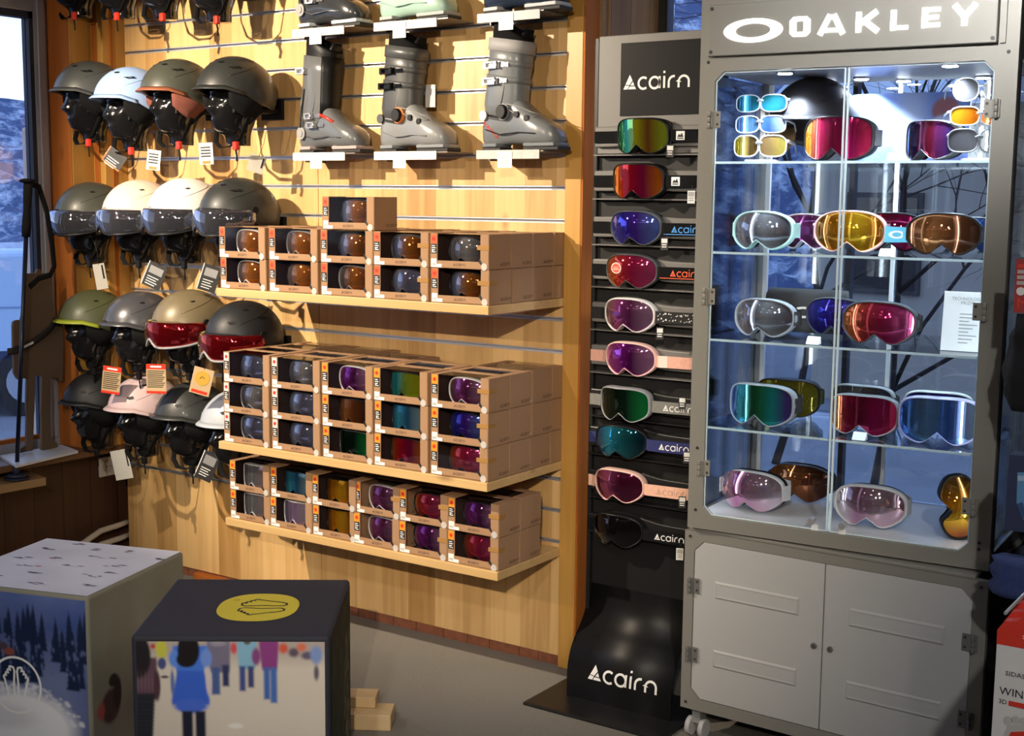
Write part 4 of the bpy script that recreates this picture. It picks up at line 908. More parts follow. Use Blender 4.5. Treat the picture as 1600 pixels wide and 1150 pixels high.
# curved foot sheet
prof = [(-.10, .33), (-.102, .29), (-.112, .25), (-.135, .215), (-.165, .185), (-.192, .15), (-.207, .11), (-.212, .07), (-.212, .004)]
def cat(P, n=5):
    out = []
    for i in range(len(P)-1):
        p0, p1, p2, p3 = P[max(i-1, 0)], P[i], P[i+1], P[min(i+2, len(P)-1)]
        for k in range(n):
            t = k/n; out.append(tuple(.5*((2*b_)+(-a_+c_)*t+(2*a_-5*b_+4*c_-d_)*t*t+(-a_+3*b_-3*c_+d_)*t**3) for a_, b_, c_, d_ in zip(p0, p1, p2, p3)))
    return out+[P[-1]]
pc = cat(prof); XL, XRs = .0, .345
rings = [[Vector((XL, y, z)), Vector((XRs, y, z)), Vector((XRs, y+.004, z)), Vector((XL, y+.004, z))] for y, z in pc]
m = MB(); 
for i in range(len(rings)-1):
    m.add(rings[i]+rings[i+1], [(0, 1, 5, 4)], 0, True); m.add(rings[i]+rings[i+1], [(1, 2, 6, 5), (2, 3, 7, 6), (3, 0, 4, 7)], 0, True)
foot = m.build('curved_front', mat('satin_black_sheet', (.007, .007, .008), .42, .0, spec=.22, noise=.3, nscale=60), st)
MB().box((-.075, -.335, .0005), (.385, -.02, .0095)).build('floor_plate', stb, st, bevel=.003)
zz = [p_[1] for p_ in pc][::-1]; yy = [p_[0] for p_ in pc][::-1]
lg = MB(); p = onp(922, 1052, (0, 1, 0), (0, -.20, 0))
put_logo(lg, .034, lambda u, v: Vector((p.x-SX0+u, float(np.interp(p.z-.012+v, zz, yy))-.0008, p.z-.012+v)), 0, .2); lg.build('logo', mat('white_print'), foot)
# mounts + goggles
GZS = [(1000, 212), (993, 283), (988, 357), (982, 425), (978, 494), (980, 563), (972, 633), (966, 693), (962, 762), (960, 832)]
def strapm(n, c, c2=None): return mat('strap_'+n, c, .9, spec=.12, noise=.15, nscale=80)
GS = [('green', 'tube', frm_black, strapm('black', (.007, .007, .008)), None, 'green and yellow lens'), ('red', 'tube', frm_black, strapm('black', None), None, 'red and orange cylindrical lens'),
      ('violet', 'ball', frm_dark, strapm('black', None), (.08, .32, .75), 'blue violet lens and blue lettering'), ('redpink', 'ball', frm_dark, strapm('black', None), (.85, .12, .04), 'red lens, round sticker and red lettering'),
      ('purple', 'ball', frm_white, strapm('black_doodle', (.03, .03, .03)), (.8, .8, .8), 'white frame and black and white patterned strap'), ('magenta', 'ball', frm_pink, strapm('salmon', (.75, .42, .33)), None, 'purple lens and salmon strap'),
      ('darkgreen', 'tube', frm_grey, strapm('grey', (.20, .20, .19)), (.8, .8, .78), 'dark green lens, grey frame and grey strap'), ('teal', 'ball', frm_black, strapm('navy', (.035, .04, .14)), (.8, .8, .8), 'teal lens and navy strap'),
      ('plum', 'ball', frm_pink, strapm('peach', (.78, .46, .34)), (.60, .36, .27), 'pink frame, plum lens and peach strap'), ('black', 'ball', frm_black, strapm('black', None), (.8, .8, .8), 'all black frame and white lettering')]
for k, ((x, y), (ln_, kd, fr, sm, lc, lb)) in enumerate(zip(GZS, GS)):
    p = ony(x, y, SY-.085); p.x -= .012
    # shaped grey mount under each pair of goggles
    mt = MB(); zc = p.z; x0 = -.0; 
    gm = stg if k < 6 else stb
    out = []
    for i in range(25):
        t = i/24; xx = .014+(W_-.03)*t; h = .030+.012*math.exp(-((xx-.17)/.06)**2)
        out.append((xx, zc+h))
    for i in range(25):
        t = 1-i/24; xx = .014+(W_-.03)*t; h = -.028+.018*math.exp(-((xx-.17)/.05)**2)
        out.append((xx, zc+h))
    mt.prism(out, SY-.030, SY-.001, 0, 'xz'); mt.build('strap_mount', gm, st, bevel=.004)
    mt = MB(); mt.ell((p.x-SX0+.012, SY-.035, zc+.004), (.052, .035, .036), 20, 12); mt.build('nose_form', gm, st)
    if k < 9:
        mt = MB().box((.013, SY-.035, zc-.052), (W_-.012, SY-.001, zc-.0485)); mt.build('ledge', stg if k < 6 else stb, st)
    g = goggles(kd, LN[ln_], fr, (p.x, p.y, p.z), -.03+random.uniform(-.05, .05), 'ski goggles on the stand, '+lb, 'ski goggles on the display stand', rx=.08, s=.94)
    # strap: a flat band wrapped sideways round the mount
    inv = g.matrix_basis.inverted()
    P0 = Vector((p.x-.078, p.y+.03, p.z)); sb = MB(); hh = .0165
    def bandw(pts):
        rg = [[inv @ (Vector(q)-Vector((0, .001, hh))), inv @ (Vector(q)+Vector((0, .001, -hh))), inv @ (Vector(q)+Vector((0, .001, hh))), inv @ (Vector(q)+Vector((0, -.001, hh)))] for q in pts]
        sb.loft(rg, 0, smooth=False)
    E1 = SX1+.004
    bandw([(p.x+.080, p.y+.040, p.z), (p.x+.095, p.y+.030, p.z), (E1-.03, SY-.044, p.z), (E1+.002, SY-.03, p.z), (E1+.004, SY+.03, p.z)]); so = sb.build('strap', sm, g); sb = MB()
    bandw([(p.x-.084, p.y+.044, p.z), (p.x-.098, p.y+.052, p.z), (SX0+.016, SY-.034, p.z)]); sb.build('strap', sm, g)
    if lc:
        lm = mat('strap_print_%d' % k, lc, .7); t = MB(); xa, ya = p.x+.095, p.y+.030; xb, yb = E1-.03, SY-.044
        if k == 4:
            rd = random.Random(5)
            for q in range(34): u = rd.uniform(0, .11); v = rd.uniform(-.013, .010); f = lambda a_, b_: inv @ Vector((xa+a_, ya+(yb-ya)*a_/(xb-xa)-.0016, p.z+b_)); t.add([f(u, v), f(u+rd.uniform(.003, .007), v), f(u+.004, v+rd.uniform(.002, .006))], [(0, 1, 2)])
        else:
            x00 = .030 if k != 2 else .022
            if k == 3 or k == 2: 
                f = lambda a_, b_: inv @ Vector((xa+a_, ya+(yb-ya)*a_/(xb-xa)-.0016, p.z+b_)); t.add([f(0, -.0155), f(.14, -.0155), f(.14, -.0135), f(0, -.0135)], [(0, 1, 2, 3)])
            put_logo(t, .0135, lambda u, v: inv @ Vector((xa+x00+u, ya+(yb-ya)*(x00+u)/(xb-xa)-.0017, p.z-.009+v)), 0, .2)
        t.build('lettering', lm, so)
    elif k < 2:
        t = MB(); xa, ya = p.x+.095, p.y+.030; xb, yb = E1-.03, SY-.044; f = lambda a_, b_: inv @ Vector((xa+a_, ya+(yb-ya)*a_/(xb-xa)-.0016, p.z+b_))
        t.add([f(.012, -.012), f(.036, -.012), f(.036, .012), f(.012, .012)], [(0, 1, 2, 3)]); t.build('white_badge', mat('white_print'), so)
        t = MB(); f2 = lambda a_, b_: inv @ Vector((xa+a_, ya+(yb-ya)*a_/(xb-xa)-.0020, p.z+b_)); t.add([f2(.015, -.004), f2(.020, .005), f2(.024, .001), f2(.028, .008), f2(.033, -.004)], [(0, 1, 2, 3, 4)]); t.add([f2(.015, -.009), f2(.033, -.009), f2(.033, -.006), f2(.015, -.006)], [(0, 1, 2, 3)]); t.build('badge_print', ink, so)
    elif k == 5:
        t = MB(); xa, ya = p.x+.095, p.y+.030; xb, yb = E1-.03, SY-.044; f = lambda a_, b_: inv @ Vector((xa+a_, ya+(yb-ya)*a_/(xb-xa)-.0016, p.z+b_)); t.add([f(.0, -.0165), f(.028, -.0165), f(.028, .0165), f(.0, .0165)], [(0, 1, 2, 3)]); t.build('pale_patch', mat('pale_cream_fabric', (.75, .68, .60), .8), so)
    if k == 3:
        t = MB(); t.cyl((-.030, .0, .010), (-.030, .005, .010), .017, 24); t.cyl((-.030, -.0003, .010), (-.030, .0, .010), .0135, 24, 1); t.box((-.040, -.0008, .005), (-.020, -.0003, .008), 0); t.box((-.038, -.0008, .011), (-.022, -.0003, .013), 0)
        t.build('round_sticker', [mat('pale_sticker', (.8, .6, .55), .5), mat('red_sticker', (.75, .12, .08), .5)], g)
# price tags on the stand's goggles
for x, y, k in [(1047, 236, 'black'), (1080, 308, 'white'), (1038, 381, 'black'), (1031, 521, 'black'), (1066, 630, 'black'), (1073, 715, 'black'), (1066, 785, 'black'), (1062, 866, 'white')]:
    p = ony(x, y, -.19); r = empty('price_tag', p, rot=(0, 0, .4)); MB().box((-.010, 0, -.017), (.010, .001, .017)).build('card', mat('black_tag_card') if k == 'black' else paper, r)
    t = MB(); t.box((-.008, -.0004, .002), (.008, 0, .014), 0 if k == 'black' else 1)
    for q in range(2): t.box((-.007, -.0004, -.004-q*.006), (.006, 0, -.001-q*.006), 0 if k == 'black' else 1)
    t.build('print', [paper, mat('grey_barcode_print', (.45, .45, .45), .6)], r); MB().tube([(0, .0005, .016), (.002, .004, .030)], .0006, 4).build('string', ink, r)
    tag(r, '%s price tag %s' % ('black and white' if k == 'black' else 'white', {236: 'below the strap of the green and yellow goggles', 308: 'below the strap of the red and orange goggles', 381: 'under the blue violet goggles', 521: 'under the patterned-strap goggles', 630: 'over the strap of the dark green goggles', 715: 'below the navy strap', 785: 'below the peach strap', 866: 'below the all black goggles'}[y]), 'tag', 'price tags on the goggle stand')
# ================================================================== GLASS CABINET
UX, UY, UA = 2.572, -.295, .0528
UM = Matrix.Translation((UX, UY, 0)) @ Matrix.Rotation(UA, 4, 'Z')
cab = empty('display_cabinet'); cab.matrix_world = UM; UI = UM.inverted(); UN = UM.to_3x3() @ Vector((0, -1, 0))
tag(cab, 'tall grey glass-fronted display cabinet with lit sign, standing on the two-door cupboard', 'display cabinet')
def cu(x, y, d=0.):
    """photo point -> cabinet coordinates on the plane d behind the front"""
    return UI @ onp(x, y, UN, UM @ Vector((0, d, 0)))
CW, ZB, ZT, DP = .7774, .602, 2.06, .48
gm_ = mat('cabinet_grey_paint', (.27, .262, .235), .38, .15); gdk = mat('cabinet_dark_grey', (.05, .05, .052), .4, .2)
x0, x1, z0, z1, ch = .041, .727, .640, 1.798, .024
f = MB(); fr_t = .022
op = [(x0+ch, z0), (x1-ch, z0), (x1, z0+ch), (x1, z1-ch), (x1-ch, z1), (x0+ch, z1), (x0, z1-ch), (x0, z0+ch)]
ou = [(x0+ch, ZB), (x1-ch, ZB), (CW, ZB), (CW, ZB), (CW, z0+ch), (CW, z1-ch), (CW, ZT), (x1-ch, ZT), (x0+ch, ZT), (0, ZT), (0, z1-ch), (0, z0+ch), (0, ZB)]
quads = [[ou[0], ou[1], op[1], op[0]], [ou[1], ou[2], ou[4], op[2], op[1]], [ou[4], ou[5], op[3], op[2]], [ou[5], ou[6], ou[7], op[4], op[3]], [ou[7], ou[8], op[5], op[4]], [ou[8], ou[9], ou[10], op[6], op[5]], [ou[10], ou[11], op[7], op[6]], [ou[11], ou[12], ou[0], op[0], op[7]]]
for q in quads: f.add([(a_, 0, b_) for a_, b_ in q], [tuple(range(len(q)))]); f.add([(a_, fr_t, b_) for a_, b_ in q], [tuple(range(len(q)))[::-1]])
for i in range(8): a_, b_ = op[i], op[(i+1) % 8]; f.add([(a_[0], 0, a_[1]), (b_[0], 0, b_[1]), (b_[0], fr_t, b_[1]), (a_[0], fr_t, a_[1])], [(0, 1, 2, 3)])
for a_, b_ in (((0, ZB), (CW, ZB)), ((CW, ZB), (CW, ZT)), ((CW, ZT), (0, ZT)), ((0, ZT), (0, ZB))): f.add([(a_[0], 0, a_[1]), (b_[0], 0, b_[1]), (b_[0], fr_t, b_[1]), (a_[0], fr_t, a_[1])], [(0, 1, 2, 3)])
f.build('front_frame', gm_, cab)
MB().box((0, fr_t, ZB), (CW, DP, .636)).build('bottom_box', mat('cabinet_side_shaded_grey', (.10, .10, .098), .4, .2), cab); MB().box((0, fr_t, 1.803), (CW, DP, ZT)).build('top_box', mat('cabinet_side_shaded_grey', (.10, .10, .098), .4, .2), cab)  # side grey is the frame paint darkened for its shaded faces
MB().box((.02, fr_t+.001, .6362), (CW-.02, DP-.02, .640)).build('floor_board', mat('white_laminate', (.80, .80, .80), .35), cab)
MB().box((.02, fr_t+.001, 1.7985), (CW-.02, DP-.02, 1.8025)).build('ceiling_board', mat('cabinet_inner_grey', (.16, .17, .20), .35, .1), cab)
for k, (a_, b_) in enumerate((((0, fr_t, .636), (.010, .050, 1.803)), ((CW-.010, fr_t, .636), (CW, .050, 1.803)), ((0, DP-.03, .636), (.02, DP, 1.803)), ((CW-.02, DP-.03, .636), (CW, DP, 1.803)))): MB().box(a_, b_).build('corner_post', gdk if k < 2 else mat('grey_profile', (.30, .31, .33), .35, .5), cab)  # front posts coloured dark for the shade on the frame's side
MB().box((.028, DP-.05, .642), (.040, DP-.038, 1.797)).build('shelf_support', alu, cab); MB().box((CW-.04, DP-.05, .642), (CW-.028, DP-.038, 1.797)).build('shelf_support', alu, cab)
MB().box((.385, DP-.020, .642), (.395, DP-.009, 1.797)).build('reflection_strip', mat('white_plastic'), cab)  # white strip added for the door edge's reflection in the back glass
gl = glass('cabinet_glass', (.955, .975, .985), .85, base=.025)
MB().box((.021, DP-.008, .642), (.384, DP-.004, 1.797)).build('back_pane', gl, cab); MB().box((.396, DP-.008, .642), (CW-.021, DP-.004, 1.797)).build('back_pane', gl, cab)
MB().box((.002, .051, .642), (.006, DP-.031, 1.797)).build('side_pane', gl, cab); MB().box((CW-.006, .051, .642), (CW-.002, DP-.031, 1.797)).build('side_pane', gl, cab)
edge = mat('lit_glass_edge', (.70, .86, .92), .25, 0, .4)  # near-white colour stands in for glass edges lit by the LEDs
for k, z in enumerate((1.572, 1.340, 1.111, .877)):
    o = MB().box((.012, .026, z-.006), (CW-.012, DP-.012, z)).build('glass_shelf', glass('shelf_glass', (.93, .965, .975), .8, base=.03), cab)
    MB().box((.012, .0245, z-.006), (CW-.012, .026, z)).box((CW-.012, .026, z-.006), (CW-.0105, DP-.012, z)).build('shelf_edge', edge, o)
# two glass doors
for sd in (0, 1):
    P = [(x0+ch, z0+.001), (.379, z0+.001), (.379, z1-.001), (x0+ch, z1-.001), (x0+.001, z1-ch), (x0+.001, z0+ch)] if sd == 0 else [(.384, z0+.001), (x1-ch, z0+.001), (x1-.001, z0+ch), (x1-.001, z1-ch), (x1-ch, z1-.001), (.384, z1-.001)]
    m = MB(); m.add([(a_, .009, b_) for a_, b_ in P], [tuple(range(6))]); m.add([(a_, .014, b_) for a_, b_ in P], [tuple(range(6))[::-1]]); d = m.build('glass_door', gl, cab)
    m = MB()
    for i in range(6): a_, b_ = P[i], P[(i+1) % 6]; m.add([(a_[0], .0088, a_[1]), (b_[0], .0088, b_[1]), (b_[0], .0142, b_[1]), (a_[0], .0142, a_[1])], [(0, 1, 2, 3)])
    xx = .379 if sd == 0 else .384; m.box((min(xx, xx+(-.004 if sd == 0 else .004)), .0085, z0+.001), (max(xx, xx+(-.004 if sd == 0 else .004)), .0145, z1-.001)); 
    for i in range(6):
        a_, b_ = Vector((P[i][0], 0, P[i][1])), Vector((P[(i+1) % 6][0], 0, P[(i+1) % 6][1])); dd = (b_-a_).normalized(); nn = Vector((-dd.z, 0, dd.x))
        if nn.dot(Vector(((P[0][0]+P[2][0])/2, 0, 1.2))-a_) < 0: nn = -nn
        m.add([a_+Vector((0, .0086, 0)), b_+Vector((0, .0086, 0)), b_+nn*.003+Vector((0, .0086, 0)), a_+nn*.003+Vector((0, .0086, 0))], [(0, 1, 2, 3)])
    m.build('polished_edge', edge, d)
    kx = .342 if sd == 0 else .423; m = MB(); m.cyl((kx, .008, .667), (kx, -.004, .667), .0085, 16).cyl((kx, -.004, .667), (kx, -.016, .667), .0095, 16, 0, .008); m.build('knob', mat('satin_steel', (.75, .75, .77), .4, .8), d); MB().box((kx-.004 if sd == 0 else kx-.014, .0072, .640), (kx+.014 if sd == 0 else kx+.004, .0085, .656)).build('catch_plate', mat('milky_plastic', (.8, .82, .85), .4), d)
def hinge(parent, x, z, sd, m=gm_, s=1.):
    h = MB(); g = -1 if sd == 0 else 1
    h.box((min(0, -g*.020)+g*.000, -.003, -.021), (max(0, -g*.020), .0, .021)); h.box((min(0, g*.016), -.005, -.020), (max(0, g*.016), -.0, .020))
    h.cyl((g*.008, -.007, -.022), (g*.008, -.007, -.008), .0048, 12).cyl((g*.008, -.007, -.007), (g*.008, -.007, .007), .0048, 12).cyl((g*.008, -.007, .008), (g*.008, -.007, .022), .0048, 12)
    o = h.build('hinge', m, parent, (x, -.0004, z), bevel=.001)
    s_ = MB()
    for q in (-.012, .012): s_.cyl((-g*.013, -.003, q), (-g*.013, -.0036, q), .0035, 10)
    s_.build('screw', gdk, o); return o
for x, y, sd in ((1121, 187, 0), (1108, 463, 0), (1101, 731, 0), (1548, 170, 1), (1528, 487, 1), (1506, 790, 1)):
    p = cu(x, y); hinge(cab, x0-.001 if sd == 0 else x1+.001, p.z, sd)
def screws(parent, L, r=.0045):
    for x, z in L: m = MB(); m.cyl((x, .0, z), (x, -.0025, z), r, 12, 0, r*.75); m.cyl((x, -.0025, z), (x, -.0027, z), r*.4, 6, 1); m.build('screw', [gdk, ink], parent)
screws(cab, [(.022, 1.822), (.755, 1.815), (.022, 1.74-.92), (.022, .652), (.752, .652), (.752, .70), (.752, 1.822-.02)][:5]+[(.752, .668)])
# sign
sa, sb_ = cu(1112, 12), cu(1560, 67); sz0, sz1 = 1.835, 1.962
sg = MB().box((.027, -.018, sz0), (.731, -.001, sz1)).build('sign_panel', gm_, cab, bevel=.002)
screws(sg, [], 0)
for x, z in ((.036, sz0+.010), (.722, sz0+.010), (.036, sz1-.010), (.722, sz1-.010)): MB().cyl((x, -.018, z), (x, -.0205, z), .0045, 12).build('screw', gdk, sg)
MB().box((.735, -.006, sz0-.0), (.748, -.0005, ZT-.01)).build('cover_strip', gm_, cab)
lit = mat('backlit_white_letter', (.9, .9, .9), .5, emit=(1, .99, .96), es=5.)
m = MB(); yS = -.0195
e0, e1 = cu(1131, 48, -.019), cu(1223, 47, -.019); cx = (e0.x+e1.x)/2; cz = (cu(1177, 29, -.019).z+cu(1177, 66, -.019).z)/2; rx_ = (e1.x-e0.x)/2; rz_ = (cu(1177, 29, -.019).z-cu(1177, 66, -.019).z)/2
n = 48; vs = []
for i in range(n): t = 2*PI*i/n; vs.append((cx+rx_*math.cos(t), yS, cz+rz_*math.sin(t)))
for i in range(n): t = 2*PI*i/n; vs.append((cx+rx_*.60*math.cos(t), yS, cz+rz_*.60*math.sin(t)))
m.add(vs, [(i, (i+1) % n, n+(i+1) % n, n+i) for i in range(n)]); m.build('lit_oval', lit, sg)
LET = {'O': [[(0, 0), (1, 0), (1, 1), (0, 1)]], 'A': [[(-.02, 0), (.42, 1.0)], [(.58, 1.0), (1.02, 0)], [(.2, .22), (.8, .22)], [(.40, .90), (.60, .90)]], 'K': [[(.13, 0), (.13, 1)], [(.2, .42), (.92, 1.0)], [(.38, .55), (.98, 0)]], 'L': [[(.14, 0), (.14, 1)], [(0, .12), (.95, .12)]], 'E': [[(.14, 0), (.14, 1)], [(0, .12), (.98, .12)], [(0, .5), (.9, .5)], [(0, .88), (.98, .88)]], 'Y': [[(.06, 1.0), (.5, .42)], [(.94, 1.0), (.5, .42)], [(.5, 0), (.5, .5)]]}
for c_, xa, xb, yt, yb_ in (('O', 1234, 1266, 26, 57), ('A', 1282, 1317, 23, 54), ('K', 1337, 1373, 18, 50), ('L', 1392, 1421, 15, 47), ('E', 1441, 1470, 11, 43), ('Y', 1488, 1527, 6, 40)):
    m = MB(); a_ = cu((xa+xb)/2, yb_, -.019); b_ = cu((xa+xb)/2, yt, -.019); l_, r_ = cu(xa, (yt+yb_)/2, -.019).x, cu(xb, (yt+yb_)/2, -.019).x; W2 = r_-l_; H2 = b_.z-a_.z
    if c_ == 'O':
        k_ = .18; oc = [(k_, 0), (1-k_, 0), (1, k_), (1, 1-k_), (1-k_, 1), (k_, 1), (0, 1-k_), (0, k_)]; ic = [(.36, .22), (.64, .22), (.68, .28), (.68, .72), (.64, .78), (.36, .78), (.32, .72), (.32, .28)]
        m.add([(l_+u*W2, yS, a_.z+v*H2) for u, v in oc+ic], [(i, (i+1) % 8, 8+(i+1) % 8, 8+i) for i in range(8)])
    else:
        for q in LET[c_]: v2, f2 = ribbon([(u*W2, v*H2) for u, v in q], .0135 if abs(q[0][1]-q[1][1]) > .01 else .0095); m.add([(l_+u, yS-.0001*LET[c_].index(q), a_.z+v) for u, v in v2], f2)
    m.build('lit_letter', lit, sg)
# cabinet spotlights
ledm = mat('led_disc', (.9, .9, .9), .4, emit=(.85, .92, 1.), es=60.)
for x, y in ((1227, 113), (1300, 130), (1346, 122), (1412, 125), (1482, 100), (1536, 120)):
    p = UI @ onz(x, y, 1.797); p.y = min(max(p.y, .06), DP-.06); p.x = min(max(p.x, .07), CW-.05)
    o = MB().cyl((p.x, p.y, 1.7984), (p.x, p.y, 1.7935), .022, 20).build('spot_ring', steel, cab); MB().cyl((p.x, p.y, 1.7934), (p.x, p.y, 1.792), .018, 20).build('led_disc', ledm, o)
    l = lamp('cabinet_spot', 'SPOT', (0, 0, 0), 42, (.82, .90, 1.), .015, None, 120, .6); l.parent = cab; l.location = (p.x, p.y, 1.788); l.rotation_euler = (0, 0, 0)
for x in (.016, CW-.026):
    MB().box((x, .030, .66), (x+.009, .038, 1.79)).build('led_strip', mat('led_strip_light', (.9, .9, .9), .4, emit=(.85, .92, 1.), es=14.), cab)
# ---- cupboard below
LX, LY, LA = 2.555, -.2729, -.0282
LM = Matrix.Translation((LX, LY, 0)) @ Matrix.Rotation(LA, 4, 'Z'); low = empty('cupboard'); low.matrix_world = LM
tag(low, 'grey two-door cupboard on castors under the glass display cabinet', 'cupboard')
LW, LZ0, LZ1, LD = .805, .088, .588, .50; dx0, dx1, dz0, dz1, c2 = .029, .772, .121, .5625, .028
f = MB(); op = [(dx0+c2, dz0), (dx1-c2, dz0), (dx1, dz0+c2), (dx1, dz1-c2), (dx1-c2, dz1), (dx0+c2, dz1), (dx0, dz1-c2), (dx0, dz0+c2)]
ou = [(dx0+c2, LZ0), (dx1-c2, LZ0), (LW, LZ0), (LW, LZ0), (LW, dz0+c2), (LW, dz1-c2), (LW, LZ1), (dx1-c2, LZ1), (dx0+c2, LZ1), (0, LZ1), (0, dz1-c2), (0, dz0+c2), (0, LZ0)]
quads = [[ou[0], ou[1], op[1], op[0]], [ou[1], ou[2], ou[4], op[2], op[1]], [ou[4], ou[5], op[3], op[2]], [ou[5], ou[6], ou[7], op[4], op[3]], [ou[7], ou[8], op[5], op[4]], [ou[8], ou[9], ou[10], op[6], op[5]], [ou[10], ou[11], op[7], op[6]], [ou[11], ou[12], ou[0], op[0], op[7]]]
for q in quads: f.add([(a_, 0, b_) for a_, b_ in q], [tuple(range(len(q)))]); f.add([(a_, .018, b_) for a_, b_ in q], [tuple(range(len(q)))[::-1]])
for i in range(8): a_, b_ = op[i], op[(i+1) % 8]; f.add([(a_[0], 0, a_[1]), (b_[0], 0, b_[1]), (b_[0], .018, b_[1]), (a_[0], .018, a_[1])], [(0, 1, 2, 3)])
for a_, b_ in (((0, LZ0), (LW, LZ0)), ((LW, LZ0), (LW, LZ1)), ((LW, LZ1), (0, LZ1)), ((0, LZ1), (0, LZ0))): f.add([(a_[0], 0, a_[1]), (b_[0], 0, b_[1]), (b_[0], .018, b_[1]), (a_[0], .018, a_[1])], [(0, 1, 2, 3)])
f.build('front_frame', gm_, low)
MB().box((0, .0185, LZ0), (LW, LD, LZ1)).build('carcass', mat('cupboard_side_shaded', (.028, .028, .03), .45, .2), low, bevel=.002)  # same grey as the front, side painted dark for its shade
MB().box((.012, -.002, LZ1+.0005), (LW-.03, LD-.02, LZ1+.0095)).build('top_board', gm_, low, bevel=.002)
dm = mat('light_grey_door', (.46, .465, .46), .42)
for sd in (0, 1):
    g_ = .0015; P = [(dx0+c2, dz0+g_), (.3995, dz0+g_), (.3995, dz1-g_), (dx0+c2, dz1-g_), (dx0+g_, dz1-c2), (dx0+g_, dz0+c2)] if sd == 0 else [(.4025, dz0+g_), (dx1-c2, dz0+g_), (dx1-g_, dz0+c2), (dx1-g_, dz1-c2), (dx1-c2, dz1-g_), (.4025, dz1-g_)]
    d = MB().prism(P, .0015, .0165, 0, 'xz').build('door', dm, low, bevel=.0012)
    xa, xb = (.094, .335) if sd == 0 else (.468, .710)
    for za, zb in ((.412, .460), (.2215, .270)):
        e = MB(); k_ = .005; rr_ = [(xa, za), (xb, za), (xb, zb), (xa, zb)]; ri = [(xa+k_, za+k_), (xb-k_, za+k_), (xb-k_, zb-k_), (xa+k_, zb-k_)]; rj = [(xa+2*k_, za+2*k_), (xb-2*k_, za+2*k_), (xb-2*k_, zb-2*k_), (xa+2*k_, zb-2*k_)]
        e.add([(a_, .0014, b_) for a_, b_ in rr_]+[(a_, -.0022, b_) for a_, b_ in ri]+[(a_, -.0012, b_) for a_, b_ in rj], [(i, (i+1) % 4, 4+(i+1) % 4, 4+i) for i in range(4)]+[(4+i, 4+(i+1) % 4, 8+(i+1) % 4, 8+i) for i in range(4)]+[(8, 9, 10, 11)]); e.build('raised_panel', dm, d)
    kx = .379 if sd == 0 else .423; m = MB(); m.cyl((kx, .0015, .3415), (kx, -.003, .3415), .009, 20, 0, .0075).cyl((kx, -.003, .3415), (kx, -.0045, .3415), .005, 16); m.build('lock', steel, d); MB().box((kx-.0008, -.0048, .338), (kx+.0008, -.0044, .345)).build('keyhole', ink, d)
for z, sd in ((.438, 0), (.245, 0), (.433, 1), (.241, 1)): hinge(low, dx0 if sd == 0 else dx1, z, sd, mat('hinge_grey', (.20, .20, .195), .4, .3))
for x, z in ((.016, .572), (.016, .106), (LW-.016, .572), (LW-.016, .106)): MB().cyl((x, 0, z), (x, -.002, z), .004, 12).build('screw', gdk, low)
for x, y in ((.035, .055), (LW-.05, .055), (.035, LD-.06), (LW-.05, LD-.06)):
    c = MB(); c.cyl((x, y, .0875), (x, y, .072), .024, 18, 0, .030).box((x-.012, y-.028, .040), (x+.012, y+.010, .074)); co = c.build('castor', mat('chromed_grey_plastic', (.45, .46, .46), .3, .5), low)
    for s_ in (-1, 1):
        w_ = MB(); w_.cyl((x+s_*.013, y-.018, .0265), (x+s_*.027, y-.018, .0265), .026, 20); w_.build('castor_wheel', mat('pale_grey_wheel', (.5, .5, .5), .35), co)
